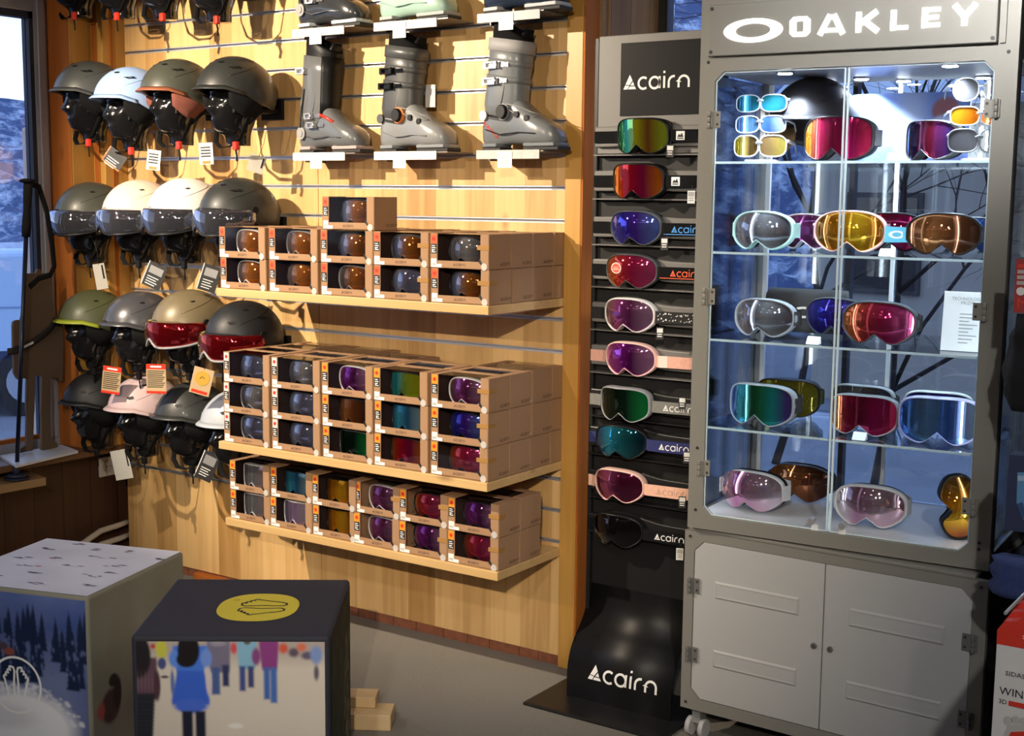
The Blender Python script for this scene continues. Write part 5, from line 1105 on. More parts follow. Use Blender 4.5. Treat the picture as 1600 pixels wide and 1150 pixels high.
# ================================================================== CABINET CONTENTS
def incab(o, x, y, d, z, rz=0., rx=0., dz=0., dx=0.):
    """stand a thing on a cabinet shelf: sideways position from the photo at depth d"""
    p = cu(x, y, d); p.x += dx; q = UM @ Vector((p.x, d, z+dz)); o.location = q; o.rotation_euler = (rx, 0, rz+UA); return o
ZS = [1.5725, 1.3405, 1.1115, .8775, .6405]; HB = .052
strp = strapm('dark_grey', (.05, .05, .055))
CG = [ # px, py, depth, shelf, lens, kind, frame, strap, yaw, scale, label
 (1192, 362, .12, 1, 'silver', 'ball', frm_mint, strapm('mint', (.42, .72, .66)), -.10, .98, 'brown-silver lens goggles with mint strap on the second glass shelf'),
 (1264, 360, .26, 1, 'purple', 'ball', frm_white, strapm('pale_pink', (.7, .5, .55)), -.1, .92, 'pink and white goggles behind the mint-strapped pair'),
 (1335, 364, .13, 1, 'fire', 'ball', frm_pink, strapm('sky_pink', (.75, .45, .55)), .12, 1.02, 'orange lens goggles with pink and blue strap on the second glass shelf'),
 (1400, 358, .27, 1, 'crimson', 'ball', frm_black, strp, .0, .98, 'red lens goggles behind the orange ones on the second glass shelf'),
 (1485, 368, .14, 1, 'copper', 'ball', frm_black, strp, .15, 1.0, 'copper lens goggles at the right of the second glass shelf'),
 (1532, 362, .30, 1, 'iceblue', 'ball', frm_dark, strp, .2, .9, 'blue lens goggles in the back right corner of the second glass shelf'),
 (1128, 372, .30, 1, 'grape', 'ball', frm_dark, strp, -.2, .9, 'dark purple goggles in the back left corner of the second glass shelf'),
 (1194, 500, .11, 2, 'silver', 'ball', frm_grey, strp, -.12, .98, 'silver lens goggles at the left of the third glass shelf'),
 (1309, 496, .26, 2, 'violet', 'ball', frm_dark, strapm('navy', None), -.1, .98, 'violet-blue goggles behind the red pair on the third glass shelf'),
 (1378, 512, .10, 2, 'redpink', 'ball', frm_dark, strp, .0, 1.06, 'large red-orange goggles at the front of the third glass shelf'),
 (1190, 637, .10, 3, 'rainbow', 'tube', frm_grey, strp, -.12, 1.06, 'wide teal and green lens goggles on the fourth glass shelf'),
 (1236, 632, .28, 3, 'yellow', 'tube', frm_black, strapm('olive_black', (.06, .06, .02)), .1, 1.0, 'yellow lens goggles behind the teal ones'),
 (1355, 648, .11, 3, 'crimson', 'tube', frm_grey, strp, .0, 1.0, 'crimson lens goggles in the middle of the fourth glass shelf'),
 (1352, 620, .30, 3, 'smoke', 'tube', frm_grey, strp, .0, .98, 'smoke grey goggles behind the crimson ones'),
 (1478, 655, .09, 3, 'iceblue', 'tube', mat('goggle_frame_lavender', (.50, .48, .75), .4), strapm('lavender', (.5, .48, .75)), .12, 1.12, 'ice blue lens goggles with lavender frame at the right of the fourth shelf'),
 (1475, 628, .28, 3, 'violet', 'tube', frm_white, strapm('white_striped', (.75, .75, .8)), .1, 1.0, 'dark blue goggles behind the ice blue pair'),
 (1172, 770, .09, 4, 'lilacpink', 'bare', frm_white, strapm('white', (.7, .7, .7)), -.12, 1.06, 'rimless pale pink goggles at the front left of the cabinet floor'),
 (1250, 748, .27, 4, 'copper', 'bare', frm_black, strp, -.05, 1.02, 'brown rimless goggles standing behind the pale pink pair'),
 (1366, 783, .10, 4, 'pinkw', 'ball', frm_white, strapm('white', None), .05, 1.04, 'white-framed pink goggles on the cabinet floor')]
LN['lilacpink'] = lens('lens_rimless_pink', [(.85, .65, .80), (.55, .18, .38), (.75, .45, .62), (.88, .72, .85)])
for x, y, d, sh, ln_, kd, fr, sm, rz, sc, lb in CG:
    g = goggles(kd, LN[ln_], fr, (0, 0, 0), 0, lb, 'goggles in the glass cabinet', strap=sm, s=sc); incab(g, x, y, max(d-.02, .055), ZS[sh], rz, .0, .0560*sc, -.020)
o = [c for c in bpy.data.objects if c.get('label', '').startswith('orange lens goggles with pink')][0]
m = MB(); vs = []   # oval mark on the strap end folded forward
s_ = band(.088, .03, .150, .022, .040, .036, 0., .002, 6, -.006); s_.build('strap_flap', strapm('sky_blue', (.15, .55, .75)), o)
n = 28
for k_ in (1, .55):
    for i in range(n): t = 2*PI*i/n; vs.append((.118+.020*k_*math.cos(t), .0245-.0012-(.118-.118)*.1, -.006+.010*k_*math.sin(t)))
m.add(vs, [(i, (i+1) % n, n+(i+1) % n, n+i) for i in range(n)]); m.build('oval_mark', mat('white_print'), o)
# goggles lying on their side at the front right corner
g = goggles('ball', LN['fire'], frm_black, (0, 0, 0), 0, 'orange-brown goggles standing on end in the front right corner of the cabinet', 'goggles in the glass cabinet', s=.92); incab(g, 1503, 815, .075, ZS[4], .5, 0, .083); g.rotation_euler = (0, PI/2-.12, .5)
g = goggles('ball', LN['magenta'], frm_white, (0, 0, 0), 0, 'purple lens goggles behind the orange-brown ones in the cabinet corner', 'goggles in the glass cabinet', s=.8); incab(g, 1512, 775, .25, ZS[4], -.2, 0, .045)
# helmet with orange goggle on top shelf and dark helmet on the floor
h = helmet(mat('helmet_satin_black', (.009, .009, .012), .55, 0, .05, spec=.3), 'plain', None, None, black, 'few', mat('brown_lining', (.22, .10, .03), .9)); incab(h, 1272, 190, .27, ZS[0], -.1, 0, .098); h.scale = (1.02, 1.02, 1.02); tag(h, 'black helmet with brown lining on the top glass shelf, red goggles in front', 'helmet')
for c in list(h.children):
    if c.name.split('.')[0] in ('strap_end', 'chin_strap', 'strap_buckle'): bpy.data.objects.remove(c)
g = goggles('tube', LN['crimson'], frm_black, (0, 0, 0), 0, 'large red goggles in front of the black helmet on the top glass shelf', 'goggles in the glass cabinet', strap=strp, s=1.05); incab(g, 1300, 222, .075, ZS[0], -.1, 0, .059); 
g = goggles('tube', LN['grape'], frm_dark, (0, 0, 0), 0, 'dark purple and blue goggles in front of the poster on the top glass shelf', 'goggles in the glass cabinet', strap=strp, s=.92); incab(g, 1440, 222, .10, ZS[0], -.5, 0, .052)
# pouch with oval mark
p_ = MB(); rg = []
for i in range(9):
    t = i/8; th_ = .035*(1-t)**.6+.003; wv = .004*math.sin(i*1.7)
    rg.append([Vector((-.115+wv, -th_, .118*t)), Vector((-.05, -th_*1.15+wv, .118*t)), Vector((.03, -th_*1.1-wv, .118*t)), Vector((.112, -th_, .118*t)), Vector((.112, th_, .118*t)), Vector((.0, th_*1.1, .118*t)), Vector((-.115, th_, .118*t))])
po = MB().loft(rg).build('goggle_pouch', mat('dark_microfibre', (.035, .035, .04), .85, noise=.3, nscale=60, bump=.4)); incab(po, 1262, 490, .36, ZS[2], .0, 0, .0005); tag(po, 'dark soft pouch with white oval mark at the back of the third glass shelf', 'pouch')
m = MB(); vs = []
for k_ in (1, .6):
    for i in range(n): t = 2*PI*i/n; vs.append((.0+.032*k_*math.cos(t), -.036, .055+.016*k_*math.sin(t)))
m.add(vs, [(i, (i+1) % n, n+(i+1) % n, n+i) for i in range(n)]); m.build('oval_mark', mat('white_print'), po)
# poster of a skier
cv = Canvas(110, 70, (.30, .42, .78)); cv.a += np.clip(cv.Y-.2, 0, 1)[..., None]*np.array([.1, .1, .08]); cv.ell(.52, .5, .18, .9, (.9, .96, 1.), .9); cv.ell(.80, .74, .12, .20, (.55, .20, .17), .1); cv.rect(.69, -.1, .95, .50, (.30, .36, .62), .03); cv.ell(.80, .56, .13, .13, (.75, .82, .92), .15); cv.ell(.83, .30, .09, .12, (.42, .28, .25), .3); cv.a *= np.array([.50, .55, .72]); cv.rect(.30, .28, .46, .31, (.8, .86, .95), .02); cv.ell(.38, .42, .06, .05, (.75, .82, .95), .3); cv.blur(1)
ps = MB().box((-.155, .0, 0), (.155, .004, .185)).build('poster', paper); incab(ps, 1420, 205, .36, ZS[0], 0, 0, .0005); tag(ps, 'blue and white poster of a skier in a red hat, on the top glass shelf', 'poster')
cv.mesh('poster_print', lambda u, v: (-.155+.31*u, -.0004, .185*v), printmat('poster_ink', .4), ps)
# sunglasses on white stands
def sunglasses(lm, fm, shield=False, rnd=False):
    r = empty('sunglasses'); a_, b_ = (.031, .021) if not rnd else (.027, .026)
    for sg_ in (-1, 1):
        ol = outline(a_, b_, 2.4 if rnd else 3., 0, .02, 28); cx_ = sg_*.034; pt = lambda x, z, k_=1., dy=0.: Vector((cx_+x*k_, 3.2*(cx_+x*k_)**2+dy, z*k_))
        l = MB(); l.loft([[pt(x, z, k_) for x, z in ol] for k_ in (1, .66, .33)], caps=False); l.add([pt(x, z, .33) for x, z in ol], [tuple(range(28))], 0, True); l.build('lens', lm, r)
    f_ = MB()
    for sg_ in (-1, 1):
        ol = outline(a_, b_, 2.4 if rnd else 3., 0, .02, 28); f_.tube([(sg_*.034+x*1.04, 3.2*(sg_*.034+x)**2, z*1.04) for x, z in ol], .0017, 6, closed=True)
    f_.tube([(-.008, 0, .006), (0, -.002, .009), (.008, 0, .006)], .003, 6); f_.build('frame', fm, r)
    for sg_ in (-1, 1): MB().tube([(sg_*.066, .014, .010), (sg_*.070, .03, .010), (sg_*.071, .09, .006), (sg_*.068, .125, -.012)], lambda t: (.0018, .004), 6, flat=(1, 0, 0)).build('temple_arm', fm, r)
    return r
grfr = mat('pale_grey_frame', (.42, .43, .46), .4); clearf = mat('clear_frost_frame', (.30, .33, .38), .25, 0, .4)
for sx_, side, zs_, L in ((1187, 'left', (1.722, 1.668, 1.612), [('teal', clearf, 0, 0, 'blue-green lens sunglasses, topmost on the left white stand'), ('iceblue', grfr, 0, 0, 'blue lens sunglasses with white frame, middle of the left white stand'), ('gold', grfr, 0, 0, 'yellow shield sunglasses, lowest on the left white stand')]),
                            (1530, 'right', (1.738, 1.676, 1.618), [('smoke', grfr, 0, 1, 'round white-framed sunglasses, topmost on the right stand'), ('amber', clearf, 0, 0, 'amber lens sunglasses, middle of the right stand'), ('smoke', frm_dark, 0, 0, 'dark sunglasses, lowest on the right stand')])):
    t = empty('sunglasses_stand'); incab(t, sx_, 225, .12 if side == 'left' else .10, ZS[0]); tag(t, 'white %s display stand holding three pairs of sunglasses' % side, 'stand')
    MB().cyl((0, .02, 0), (0, .02, .006), .045, 28).build('base', white, t); MB().box((-.006, .016, .006), (.006, .024, .165)).build('column', white, t)
    for j_, (z, (lk, fm, s1, rd_, lb)) in enumerate(zip(zs_, L)):
        MB().tube([(-.02, .004, z-ZS[0]-.012), (0, .0, z-ZS[0]-.002), (.02, .004, z-ZS[0]-.012)], .003, 6).box((-.004, .0, z-ZS[0]-.012), (.004, .02, z-ZS[0]-.004)).build('nose_rest', white, t)
        g = sunglasses(LN[lk], fm, False, rd_); g.location = t.matrix_basis @ Vector((0, -.006, z-ZS[0]+.002)); g.rotation_euler = (0, 0, UA+(.12 if side == 'left' else .35)); g.scale = (1.0,)*3 if j_ != 2 else (1.04, 1.04, 1.25); tag(g, lb, 'sunglasses', 'sunglasses in the cabinet')
# cards
def card(x, y, d, sh, w_, h_, lb, text=False):
    o = MB().prism([(-.012, 0), (.012, 0), (.006, h_), (.004, h_)], -w_/2, w_/2, 0, 'yz').build('label_card' if not text else 'info_card', white, bevel=.001); incab(o, x, y, d, ZS[sh], 0, 0, .0006); tag(o, lb, 'card')
    if text:
        t = MB(); L_ = [('TECHNOLOGY', h_*.88), ('PRIZM', h_*.81)]
        for s_, z in L_: put_text(t, s_, .011, frame((w_*.08, -.0124+.016*z/h_-.0012, z), (1, 0, 0), (0, .11, 1)))
        for q in range(9): z = h_*(.62-.06*q); yy_ = -.012+.016*z/h_-.0016; t.add([(-.008, yy_, z), (.035-.01*(q % 3), yy_, z), (.035-.01*(q % 3), yy_, z+.002), (-.008, yy_, z+.002)], [(0, 1, 2, 3)])
        t.build('lettering', greyg, o)
card(1397, 244, .05, 0, .032, .018, 'tiny white label card on the top glass shelf below the poster')
card(1386, 392, .045, 1, .036, .018, 'tiny white label card below the pink strap on the second glass shelf')
card(1271, 534, .05, 2, .034, .019, 'tiny white label card on the third glass shelf')
card(1343, 685, .05, 3, .034, .019, 'tiny white label card under the crimson goggles')
card(1505, 500, .12, 2, .098, .145, 'tall white information card leaning at the right of the third glass shelf', True)
# ================================================================== RIGHT-HAND RACK
rk = empty('display_rack', (3.44, -.30, 0)); tag(rk, 'black slotted display rack at the right picture edge', 'rack')
MB().box((.055, 0, .02), (.75, .02, 1.9)).build('back_panel', stb, rk); MB().box((.05, -.30, 0), (.75, .10, .02)).build('base', stb, rk)
hk = MB()
for x, z, yl in ((.10, .705, -.60), (.14, 1.35, -.20), (.14, .93, -.16), (.13, 1.02, -.14)): hk.cyl((x, 0, z), (x, yl, z), .0035, 8)
hk.build('hook', alu, rk)
ip = mat('insole_pack_white', (.75, .74, .72), .45); ired = mat('insole_pack_red', (.72, .05, .03), .4)
for k in range(4):
    Y_ = -.86+k*.052; p = ony(1556, 983, -.86); r = empty('insole_pack', (3.518, Y_, 0)); z1_ = .660+.0045*k; Wp, Hp = .115, .345; z0_ = z1_-Hp
    body = [(-.0, z0_), (Wp, z0_), (Wp, z1_-.022), (Wp*.86, z1_), (Wp*.14, z1_), (0, z1_-.022)]
    MB().prism(body, 0, .026, 0, 'xz').build('box', ip, r, bevel=.0015)
    hd = [(.0075, z1_-.012), (.0, z1_-.040)]; MB().prism([(.0, z1_-.030), (Wp, z1_-.030), (Wp, z1_-.005), (Wp*.88, z1_+.020), (Wp*.60, z1_+.024), (Wp*.52, z1_+.034), (Wp*.40, z1_+.034), (Wp*.32, z1_+.022), (Wp*.10, z1_+.016), (.0, z1_-.002)], -.0008, .0268, 0, 'xz').build('red_header', ired, r)
    t = MB(); F_ = lambda x, z, e=.001: frame((x, -e, z), (1, 0, 0), (0, 0, 1))
    put_text(t, 'SIDAS', .013, F_(.038, z1_-.085), 0, 1.1); put_text(t, 'WINTER', .022, F_(.052, z1_-.122), 0); put_text(t, '3D', .013, F_(.018, z1_-.143), 0); t.box((.029, -.001, z1_-.148), (.085, -.0008, z1_-.138), 1); put_text(t, 'sidas', .016, F_(.062, z1_-.006, .0012), 2)
    t.build('lettering', [ink, ired, paper], r)
    ft = MB(); cx_ = .060
    for q in range(5): ft.cyl((cx_-.030+q*.014, -.0006, z1_-.178+.006*math.sin(q*.9)), (cx_-.030+q*.014, -.0014, z1_-.178+.006*math.sin(q*.9)), .0085-.0006*q, 14, 1)
    sole = [(cx_-.036, z1_-.205), (cx_-.030, z1_-.187), (cx_, z1_-.178), (cx_+.030, z1_-.185), (cx_+.038, z1_-.215), (cx_+.025, z1_-.27), (cx_+.022, z1_-.32), (cx_-.018, z1_-.325), (cx_-.026, z1_-.26)]
    ft.prism(sole, -.0014, -.0006, 1, 'xz'); ins = [(cx_+(x-cx_)*.78, (z-(z1_-.25))*.80+z1_-.25) for x, z in sole]; ft.prism(ins, -.0022, -.0014, 0, 'xz'); ft.build('insole_print', [ired, mat('pale_grey_foot_print', (.55, .53, .50), .6)], r)
    tag(r, ['front white and red winter insole pack at the lower right picture edge', 'second insole pack, its red top showing behind the front pack', 'third insole pack from the front, only its red top showing', 'rearmost insole pack nearest the rack'][k], 'insole pack', 'insole packs on the rack hook')
# black jacket-like glove pack, red card, sock box, blue quilted bag
p = ony(1575, 560, -.42); cl = MB(); rg = []
for i in range(13):
    t = i/12; z = 1.235-.215*t; xl = [.060, .050, .022, .012, .014, .010, .006, .0, .004, .010, .006, .016, .04][i]
    rg.append([Vector((3.385+xl, -.40, z)), Vector((3.42, -.435-.008*math.sin(i), z)), Vector((3.50, -.445+.006*math.sin(i*2.1), z)), Vector((3.58, -.42, z)), Vector((3.58, -.38, z)), Vector((3.45, -.375, z))])
o = MB().loft(rg).build('black_garment', mat('black_fleece', (.008, .008, .009), .95, noise=.3, nscale=90, bump=.5)); tag(o, 'black knitted garment hanging at the right edge of the glass cabinet', 'garment')
o = MB().box((0, 0, 0), (.07, .012, .115)).build('red_pack', mat('dark_red_card', (.40, .045, .04), .5)); p = ony(1583, 488, -.47); o.location = (p.x, -.47, p.z)
t = MB(); put_text(t, 'M', .030, frame((.018, -.0006, .020), (1, 0, 0), (0, 0, 1)), 1); t.cyl((.013, -.0002, .046), (.013, -.001, .046), .009, 16, 0)
for q in range(4): t.box((.004, -.0006, .060+q*.012), (.030, -.0002, .068+q*.012), 2 if q != 3 else 1)
t.build('print', [paper, mat('bright_red_print', (.75, .06, .04), .5), mat('grey_card_print', (.5, .45, .43), .5)], o); tag(o, 'dark red pack with a white dot and red M above the black garment', 'pack')
o = MB().box((0, 0, 0), (.11, .05, .165)).build('sock_box', mat('navy_box_card', (.035, .045, .10), .45), bevel=.001); p = ony(1569, 830, -.55); o.location = (p.x, -.55, p.z+.003); tag(o, 'navy sock box with a blue sock picture at the right picture edge', 'box')
t = MB(); sk = [(.020, .128), (.048, .131), (.046, .075), (.075, .045), (.085, .028), (.070, .016), (.035, .030), (.022, .060)]; t.prism(sk, -.0008, -.0002, 0, 'xz'); t.prism([(.022, .110), (.047, .113), (.047, .124), (.021, .121)], -.0012, -.0008, 1, 'xz'); t.prism([(.022, .060), (.035, .030), (.044, .034), (.034, .066)], -.0012, -.0008, 2, 'xz'); t.prism([(.06, .125), (.10, .128), (.10, .10), (.066, .102)], -.0008, -.0002, 3, 'xz'); t.prism([(.058, .045), (.075, .045), (.085, .028), (.070, .016)], -.0013, -.0008, 3, 'xz')
t.build('sock_picture', [mat('sock_blue', (.10, .28, .50), .6), mat('sock_pale', (.35, .50, .65), .6), mat('sock_navy', (.03, .08, .2), .6), mat('sock_orange', (.55, .10, .05), .6)], o)
o = MB(); rg = []
for i in range(8):
    t_ = i/7; z = .700-.085*t_; rg.append([Vector((3.405+.006*math.sin(i*2), -.47, z)), Vector((3.44, -.50+.006*math.sin(i*3), z)), Vector((3.54, -.50, z)), Vector((3.54, -.44, z)), Vector((3.42, -.43, z))])
o = o.loft(rg).build('quilted_sleeve', mat('navy_quilted_fabric', (.03, .05, .16), .8, noise=.4, nscale=70, bump=.8)); tag(o, 'navy quilted fabric sleeve hanging under the sock box', 'fabric')
# ================================================================== DISPLAY CUBES
def cube(loc, rz, s, name, bodym):
    r = empty(name, loc, rz); rg = []; e = .006
    m = MB().box((e*0, 0, 0), (s, s, s)); o = m.build('cover', bodym, r, bevel=.010, seg=4); return r
# navy cube with crowd photo: local x along its front edge, y towards the back
P0 = onz(204, 1000, .45); P1 = onz(527, 1001, .45); ang = math.atan2(P1.y-P0.y, P1.x-P0.x); S2c = (P1-P0).length
navy = mat('navy_cover_fabric', (.018, .020, .032), .75, noise=.25, nscale=150, bump=.3)
c2_ = cube((P0.x, P0.y, 0.001), ang, .46, 'display_cube', navy); SS = .46
tag(c2_, 'navy fabric display cube with yellow foot logo and a crowd photo', 'display cube')
cv = Canvas(260, 260, (.62, .57, .50)); cv.a += cv.noise(.03, 5, 1)[..., None]
cv.rect(-.1, .90, 1.1, 1.1, (.42, .37, .34), .10)
def fg(x0, y0, x1, y1, c, soft=.25, box=False):
    """figure part given as a rectangle of the photo"""
    a, b, c_, d = (x0-217)/310, 1-(y1-1003)/302, (x1-217)/310, 1-(y0-1003)/302
    if box: cv.rect(a, b, c_, d, c, .012)
    else: cv.ell((a+c_)/2, (b+d)/2, (c_-a)/2*1.12, (d-b)/2*1.12, c, soft)
def dress(x0, x1, y0, x2, x3, y1, c):
    """body narrowing or widening downwards"""
    for q in range(14):
        t = q/13; y = y0+(y1-y0)*t; a = x0+(x2-x0)*t; b = x1+(x3-x1)*t; fg(a, y-4, b, y+5, c, .35, True)
for x0, y0, x1, y1, c in ((371, 1003, 384, 1025, (.55, .08, .10)), (450, 1004, 468, 1024, (.60, .10, .06)), (466, 1012, 486, 1030, (.12, .08, .12)), (480, 1004, 498, 1020, (.65, .16, .10)), (486, 1018, 512, 1034, (.12, .10, .16)), (240, 1006, 250, 1016, (.5, .05, .04))): fg(x0, y0, x1, y1, c, .5)
fg(249, 999, 268, 1032, (.52, .52, .07)); fg(252, 1030, 266, 1050, (.06, .08, .22)); fg(256, 1060, 270, 1065, (.08, .07, .08))
dress(334, 370, 1000, 338, 370, 1050, (.17, .16, .24)); fg(336, 1000, 368, 1012, (.30, .28, .36), .6); fg(340, 1046, 354, 1092, (.06, .11, .30), box=True); fg(358, 1042, 369, 1078, (.03, .04, .12), box=True)
dress(384, 414, 1004, 386, 412, 1044, (.22, .44, .62)); fg(393, 995, 406, 1008, (.12, .08, .06)); fg(386, 1044, 396, 1086, (.05, .08, .26), box=True); fg(400, 1044, 410, 1080, (.05, .06, .18), box=True)
fg(406, 1012, 422, 1044, (.22, .06, .22), .4); dress(420, 450, 1003, 424, 448, 1046, (.24, .05, .22)); fg(426, 1046, 436, 1100, (.05, .13, .42), box=True); fg(437, 1046, 448, 1106, (.06, .15, .45), box=True)
fg(502, 1008, 524, 1042, (.20, .30, .58), .4); fg(508, 1040, 518, 1070, (.12, .10, .14), .5)
# figure in a blue dress with long dark hair
dress(278, 334, 1014, 284, 326, 1056, (.06, .18, .68)); fg(270, 1016, 290, 1048, (.10, .24, .72), .35); fg(322, 1014, 342, 1048, (.16, .28, .72), .35); dress(284, 328, 1056, 274, 336, 1104, (.04, .12, .60)); fg(276, 1098, 334, 1124, (.06, .14, .64), .3)
fg(330, 1046, 341, 1094, (.62, .55, .58), .4); fg(272, 1048, 279, 1096, (.10, .16, .42), .4)
fg(290, 1120, 308, 1180, (.015, .017, .035), box=True); fg(312, 1120, 329, 1180, (.015, .017, .035), box=True)
fg(286, 990, 320, 1044, (.012, .010, .012), .12); fg(283, 1020, 312, 1046, (.012, .010, .012), .2)
# figure in a dark checked shirt at the edge
dress(205, 250, 1034, 205, 250, 1096, (.10, .055, .08)); fg(244, 1050, 256, 1104, (.07, .035, .05), .3); dress(205, 246, 1094, 205, 240, 1180, (.018, .02, .03)); fg(196, 990, 240, 1064, (.018, .014, .018), .15)
for q in range(7): fg(206+q*6, 1050, 208+q*6, 1094, (.20, .13, .16), .8)
fg(365, 1140, 392, 1150, (.75, .74, .70), .4); cv.blur(1)
cv.a = np.clip(cv.a, 0, 1); HT = SS*.985
cv.mesh('crowd_print', lambda u, v: (.012+(SS-.024)*u, -.0008, .012+(SS-.026)*v), printmat('crowd_print_ink', .45), c2_)
# dark forest side
cv = Canvas(110, 110, (.012, .02, .012)); rd = random.Random(3)
for q in range(240): cv.ell(rd.random(), rd.random(), rd.uniform(.004, .02), rd.uniform(.02, .08), (rd.uniform(.01, .05), rd.uniform(.03, .09), .015), .5)
for q in range(70): x_ = .80+rd.gauss(0, .09); cv.ell(x_, rd.random()*.75, .012, .05, (.16+rd.random()*.1, .15+rd.random()*.06, .12), .5)
cv.mesh('forest_print', lambda u, v: (SS+.0008, .012+(SS-.024)*u, .012+(SS-.026)*v), printmat('forest_print_ink', .7), c2_)
# yellow logo on top: long oval with two foot outlines
lt_ = MB(); inv = c2_.matrix_basis.inverted()
def onc(x, y, e=0.): p = inv @ onz(x, y, .461); return Vector((p.x, p.y, SS+.0012+e))
pc_ = [onc(340, 950), onc(467, 948), onc(412, 928), onc(392, 971)]; cc = (pc_[0]+pc_[1])/2; hx = (pc_[1]-pc_[0]).length/2; hy = (pc_[2]-pc_[3]).length/2
ov = [(math.copysign(abs(math.cos(2*PI*i/48))**.85, math.cos(2*PI*i/48))*hx, math.copysign(abs(math.sin(2*PI*i/48))**.85, math.sin(2*PI*i/48))*hy) for i in range(48)]
lt_.add([Vector((cc.x+x, cc.y+y, SS+.0009)) for x, y in ov], [tuple(range(48))], 0)
def foot_outline(s_=1., mir=1):
    """one sole outline: toes left, heel right"""
    P = [(.46, .03), (.55, .08), (.54, .15), (.42, .20), (.20, .24), (.0, .29), (-.16, .33)]
    A, B2 = Vector((-.17, .34)), Vector((-.50, .07)); k_ = 4; nn = Vector((-.63, .77))
    for i in range(k_):
        a, b = A.lerp(B2, i/k_), A.lerp(B2, (i+1)/k_); rr_ = (b-a)/2; c = (a+b)/2; q_ = nn*(.040+.014*i); P += [tuple(c-rr_*math.cos(s_)*.98+q_*math.sin(s_)) for s_ in (0.25, .8, 1.57, 2.34, 2.9)]
    return P+[(-.50, .05), (-.40, .02), (.0, .05), (.46, .03)]
for mr in (1, -1):
    fo = [(x*hx*1.05+.0, (y+.02)*hy*1.55*mr) for x, y in foot_outline()]
    v2, f2 = ribbon(fo, .0055); lt_.add([Vector((cc.x+x+.01, cc.y+y, SS+.0013)) for x, y in v2], f2, 1)
v2, f2 = ribbon(arc(-.62*hx, .50*hy, .006, 0, 360, 12), .0012); lt_.add([Vector((cc.x+x, cc.y+y, SS+.0013)) for x, y in v2], f2, 1)
lt_.build('foot_logo', [mat('yellow_print', (.72, .60, .04), .55), ink], c2_)
# snow cube
Q1 = onz(137, 940, .45); Q2 = onz(313, 868, .45); Q0 = onz(-20, 922, .45)
dq = Q1-Q0; ang = math.atan2(dq.y, dq.x); c1_ = cube(tuple(Q1-Vector((math.cos(ang), math.sin(ang), 0))*SS*1.0)[:2]+(.001,), ang, SS, 'display_cube', mat('olive_beige_cover', (.22, .215, .165), .8, noise=.15, nscale=8, bump=.2))
tag(c1_, 'fabric display cube printed with snow, skiers and a fir forest, left of the navy cube', 'display cube')
cv = Canvas(200, 200, (.62, .64, .72)); cv.a += cv.noise(.10, 4, 5)[..., None]; rd = random.Random(9)
cv.ell(.1, .15, .5, .35, (.66, .69, .80), .9)
def skier(x, y, red_=False):
    x = x+rd.gauss(0, .03)
    for q in range(4): cv.ell(x+rd.gauss(0, .028), y+rd.gauss(0, .012), rd.uniform(.016, .042), rd.uniform(.006, .012), (.45, .12, .12) if red_ and q == 0 else (.05, .06, .10), .4)
    cv.ell(x+.02, y-.012, .05, .003, (.10, .10, .14), .6)
for i_, (x, y) in enumerate([(.90, .18), (.62, .12), (.20, .18), (.42, .30), (.28, .42), (.75, .35), (.52, .50), (.82, .58), (.35, .62), (.60, .72), (.20, .78), (.45, .86), (.72, .88), (.93, .80), (.12, .55), (.90, .45), (.30, .95), (.08, .32)]): skier(x, y, i_ % 4 == 0)
cv.mesh('snow_print', lambda u, v: (.006+(SS-.012)*u, .006+(SS-.012)*v, SS+.0008), printmat('snow_print_ink', .75), c1_)
cv = Canvas(220, 220, (.045, .075, .22)); cv.a += np.clip(cv.Y-.70, 0, 1)[..., None]*np.array([.14, .18, .40]); cv.a += cv.noise(.05, 6, 2)[..., None]
cv.rect(0, -.1, 1, .66, (.16, .20, .38), .3)
for q in range(64):
    x_ = rd.random(); y_ = rd.uniform(.44, .76); h_ = rd.uniform(.10, .26)*(1.3 if q % 5 == 0 else 1)
    for t_ in range(6): cv.tri(x_, y_+h_*t_*.13, y_+h_*(.35+t_*.13), .014+.040*(1-t_/6)*h_*2.6, (.008, .018, .055), .006)
for q in range(60): cv.ell(rd.random(), rd.uniform(.5, .75), .01, .02, (.10, .14, .30), .6)
cv.ell(.55, .20, .42, .24, (.85, .86, .88), .3); 
for q in range(150): t_ = rd.uniform(.1, 3.0); k_ = rd.uniform(.8, 1.05); cv.ell(.55+.40*k_*math.cos(t_), .21+.235*k_*math.sin(t_), rd.uniform(.01, .03), rd.uniform(.006, .016), (.72, .74, .78), .8)
cv.ell(.40, .24, .3, .10, (.7, .71, .73), .5); cv.ell(.47, .64, .05, .03, (.25, .07, .05), .4); cv.ell(.43, .67, .04, .03, (.07, .05, .06), .4); cv.blur(1)
cv.mesh('forest_print', lambda u, v: (.008+(SS-.016)*u, -.0008, .010+(SS-.020)*v), printmat('night_forest_ink', .6), c1_)
lgm = MB(); inv = c1_.matrix_basis.inverted(); n1 = c1_.matrix_basis.to_3x3() @ Vector((0, -1, 0))
def onf(x, y): p = inv @ onp(x, y, n1, c1_.matrix_basis @ Vector((0, 0, 0))); return p
a_ = onf(26, 1070); rr_ = (onf(26, 1027)-a_).length
v2, f2 = ribbon([(rr_*math.cos(2*PI*i/40), rr_*math.sin(2*PI*i/40)) for i in range(40)], .0065, True); lgm.add([Vector((a_.x+x, -.0016, a_.z+z)) for x, z in v2], f2)
for mr in (1, -1):
    fo = [(mr*(y+.02)*rr_*1.35, -x*rr_*1.25) for x, y in foot_outline()]; v2, f2 = ribbon(fo, .0062); lgm.add([Vector((a_.x+x, -.0016, a_.z+z)) for x, z in v2], f2)
lgm.build('foot_logo', mat('white_print'), c1_)
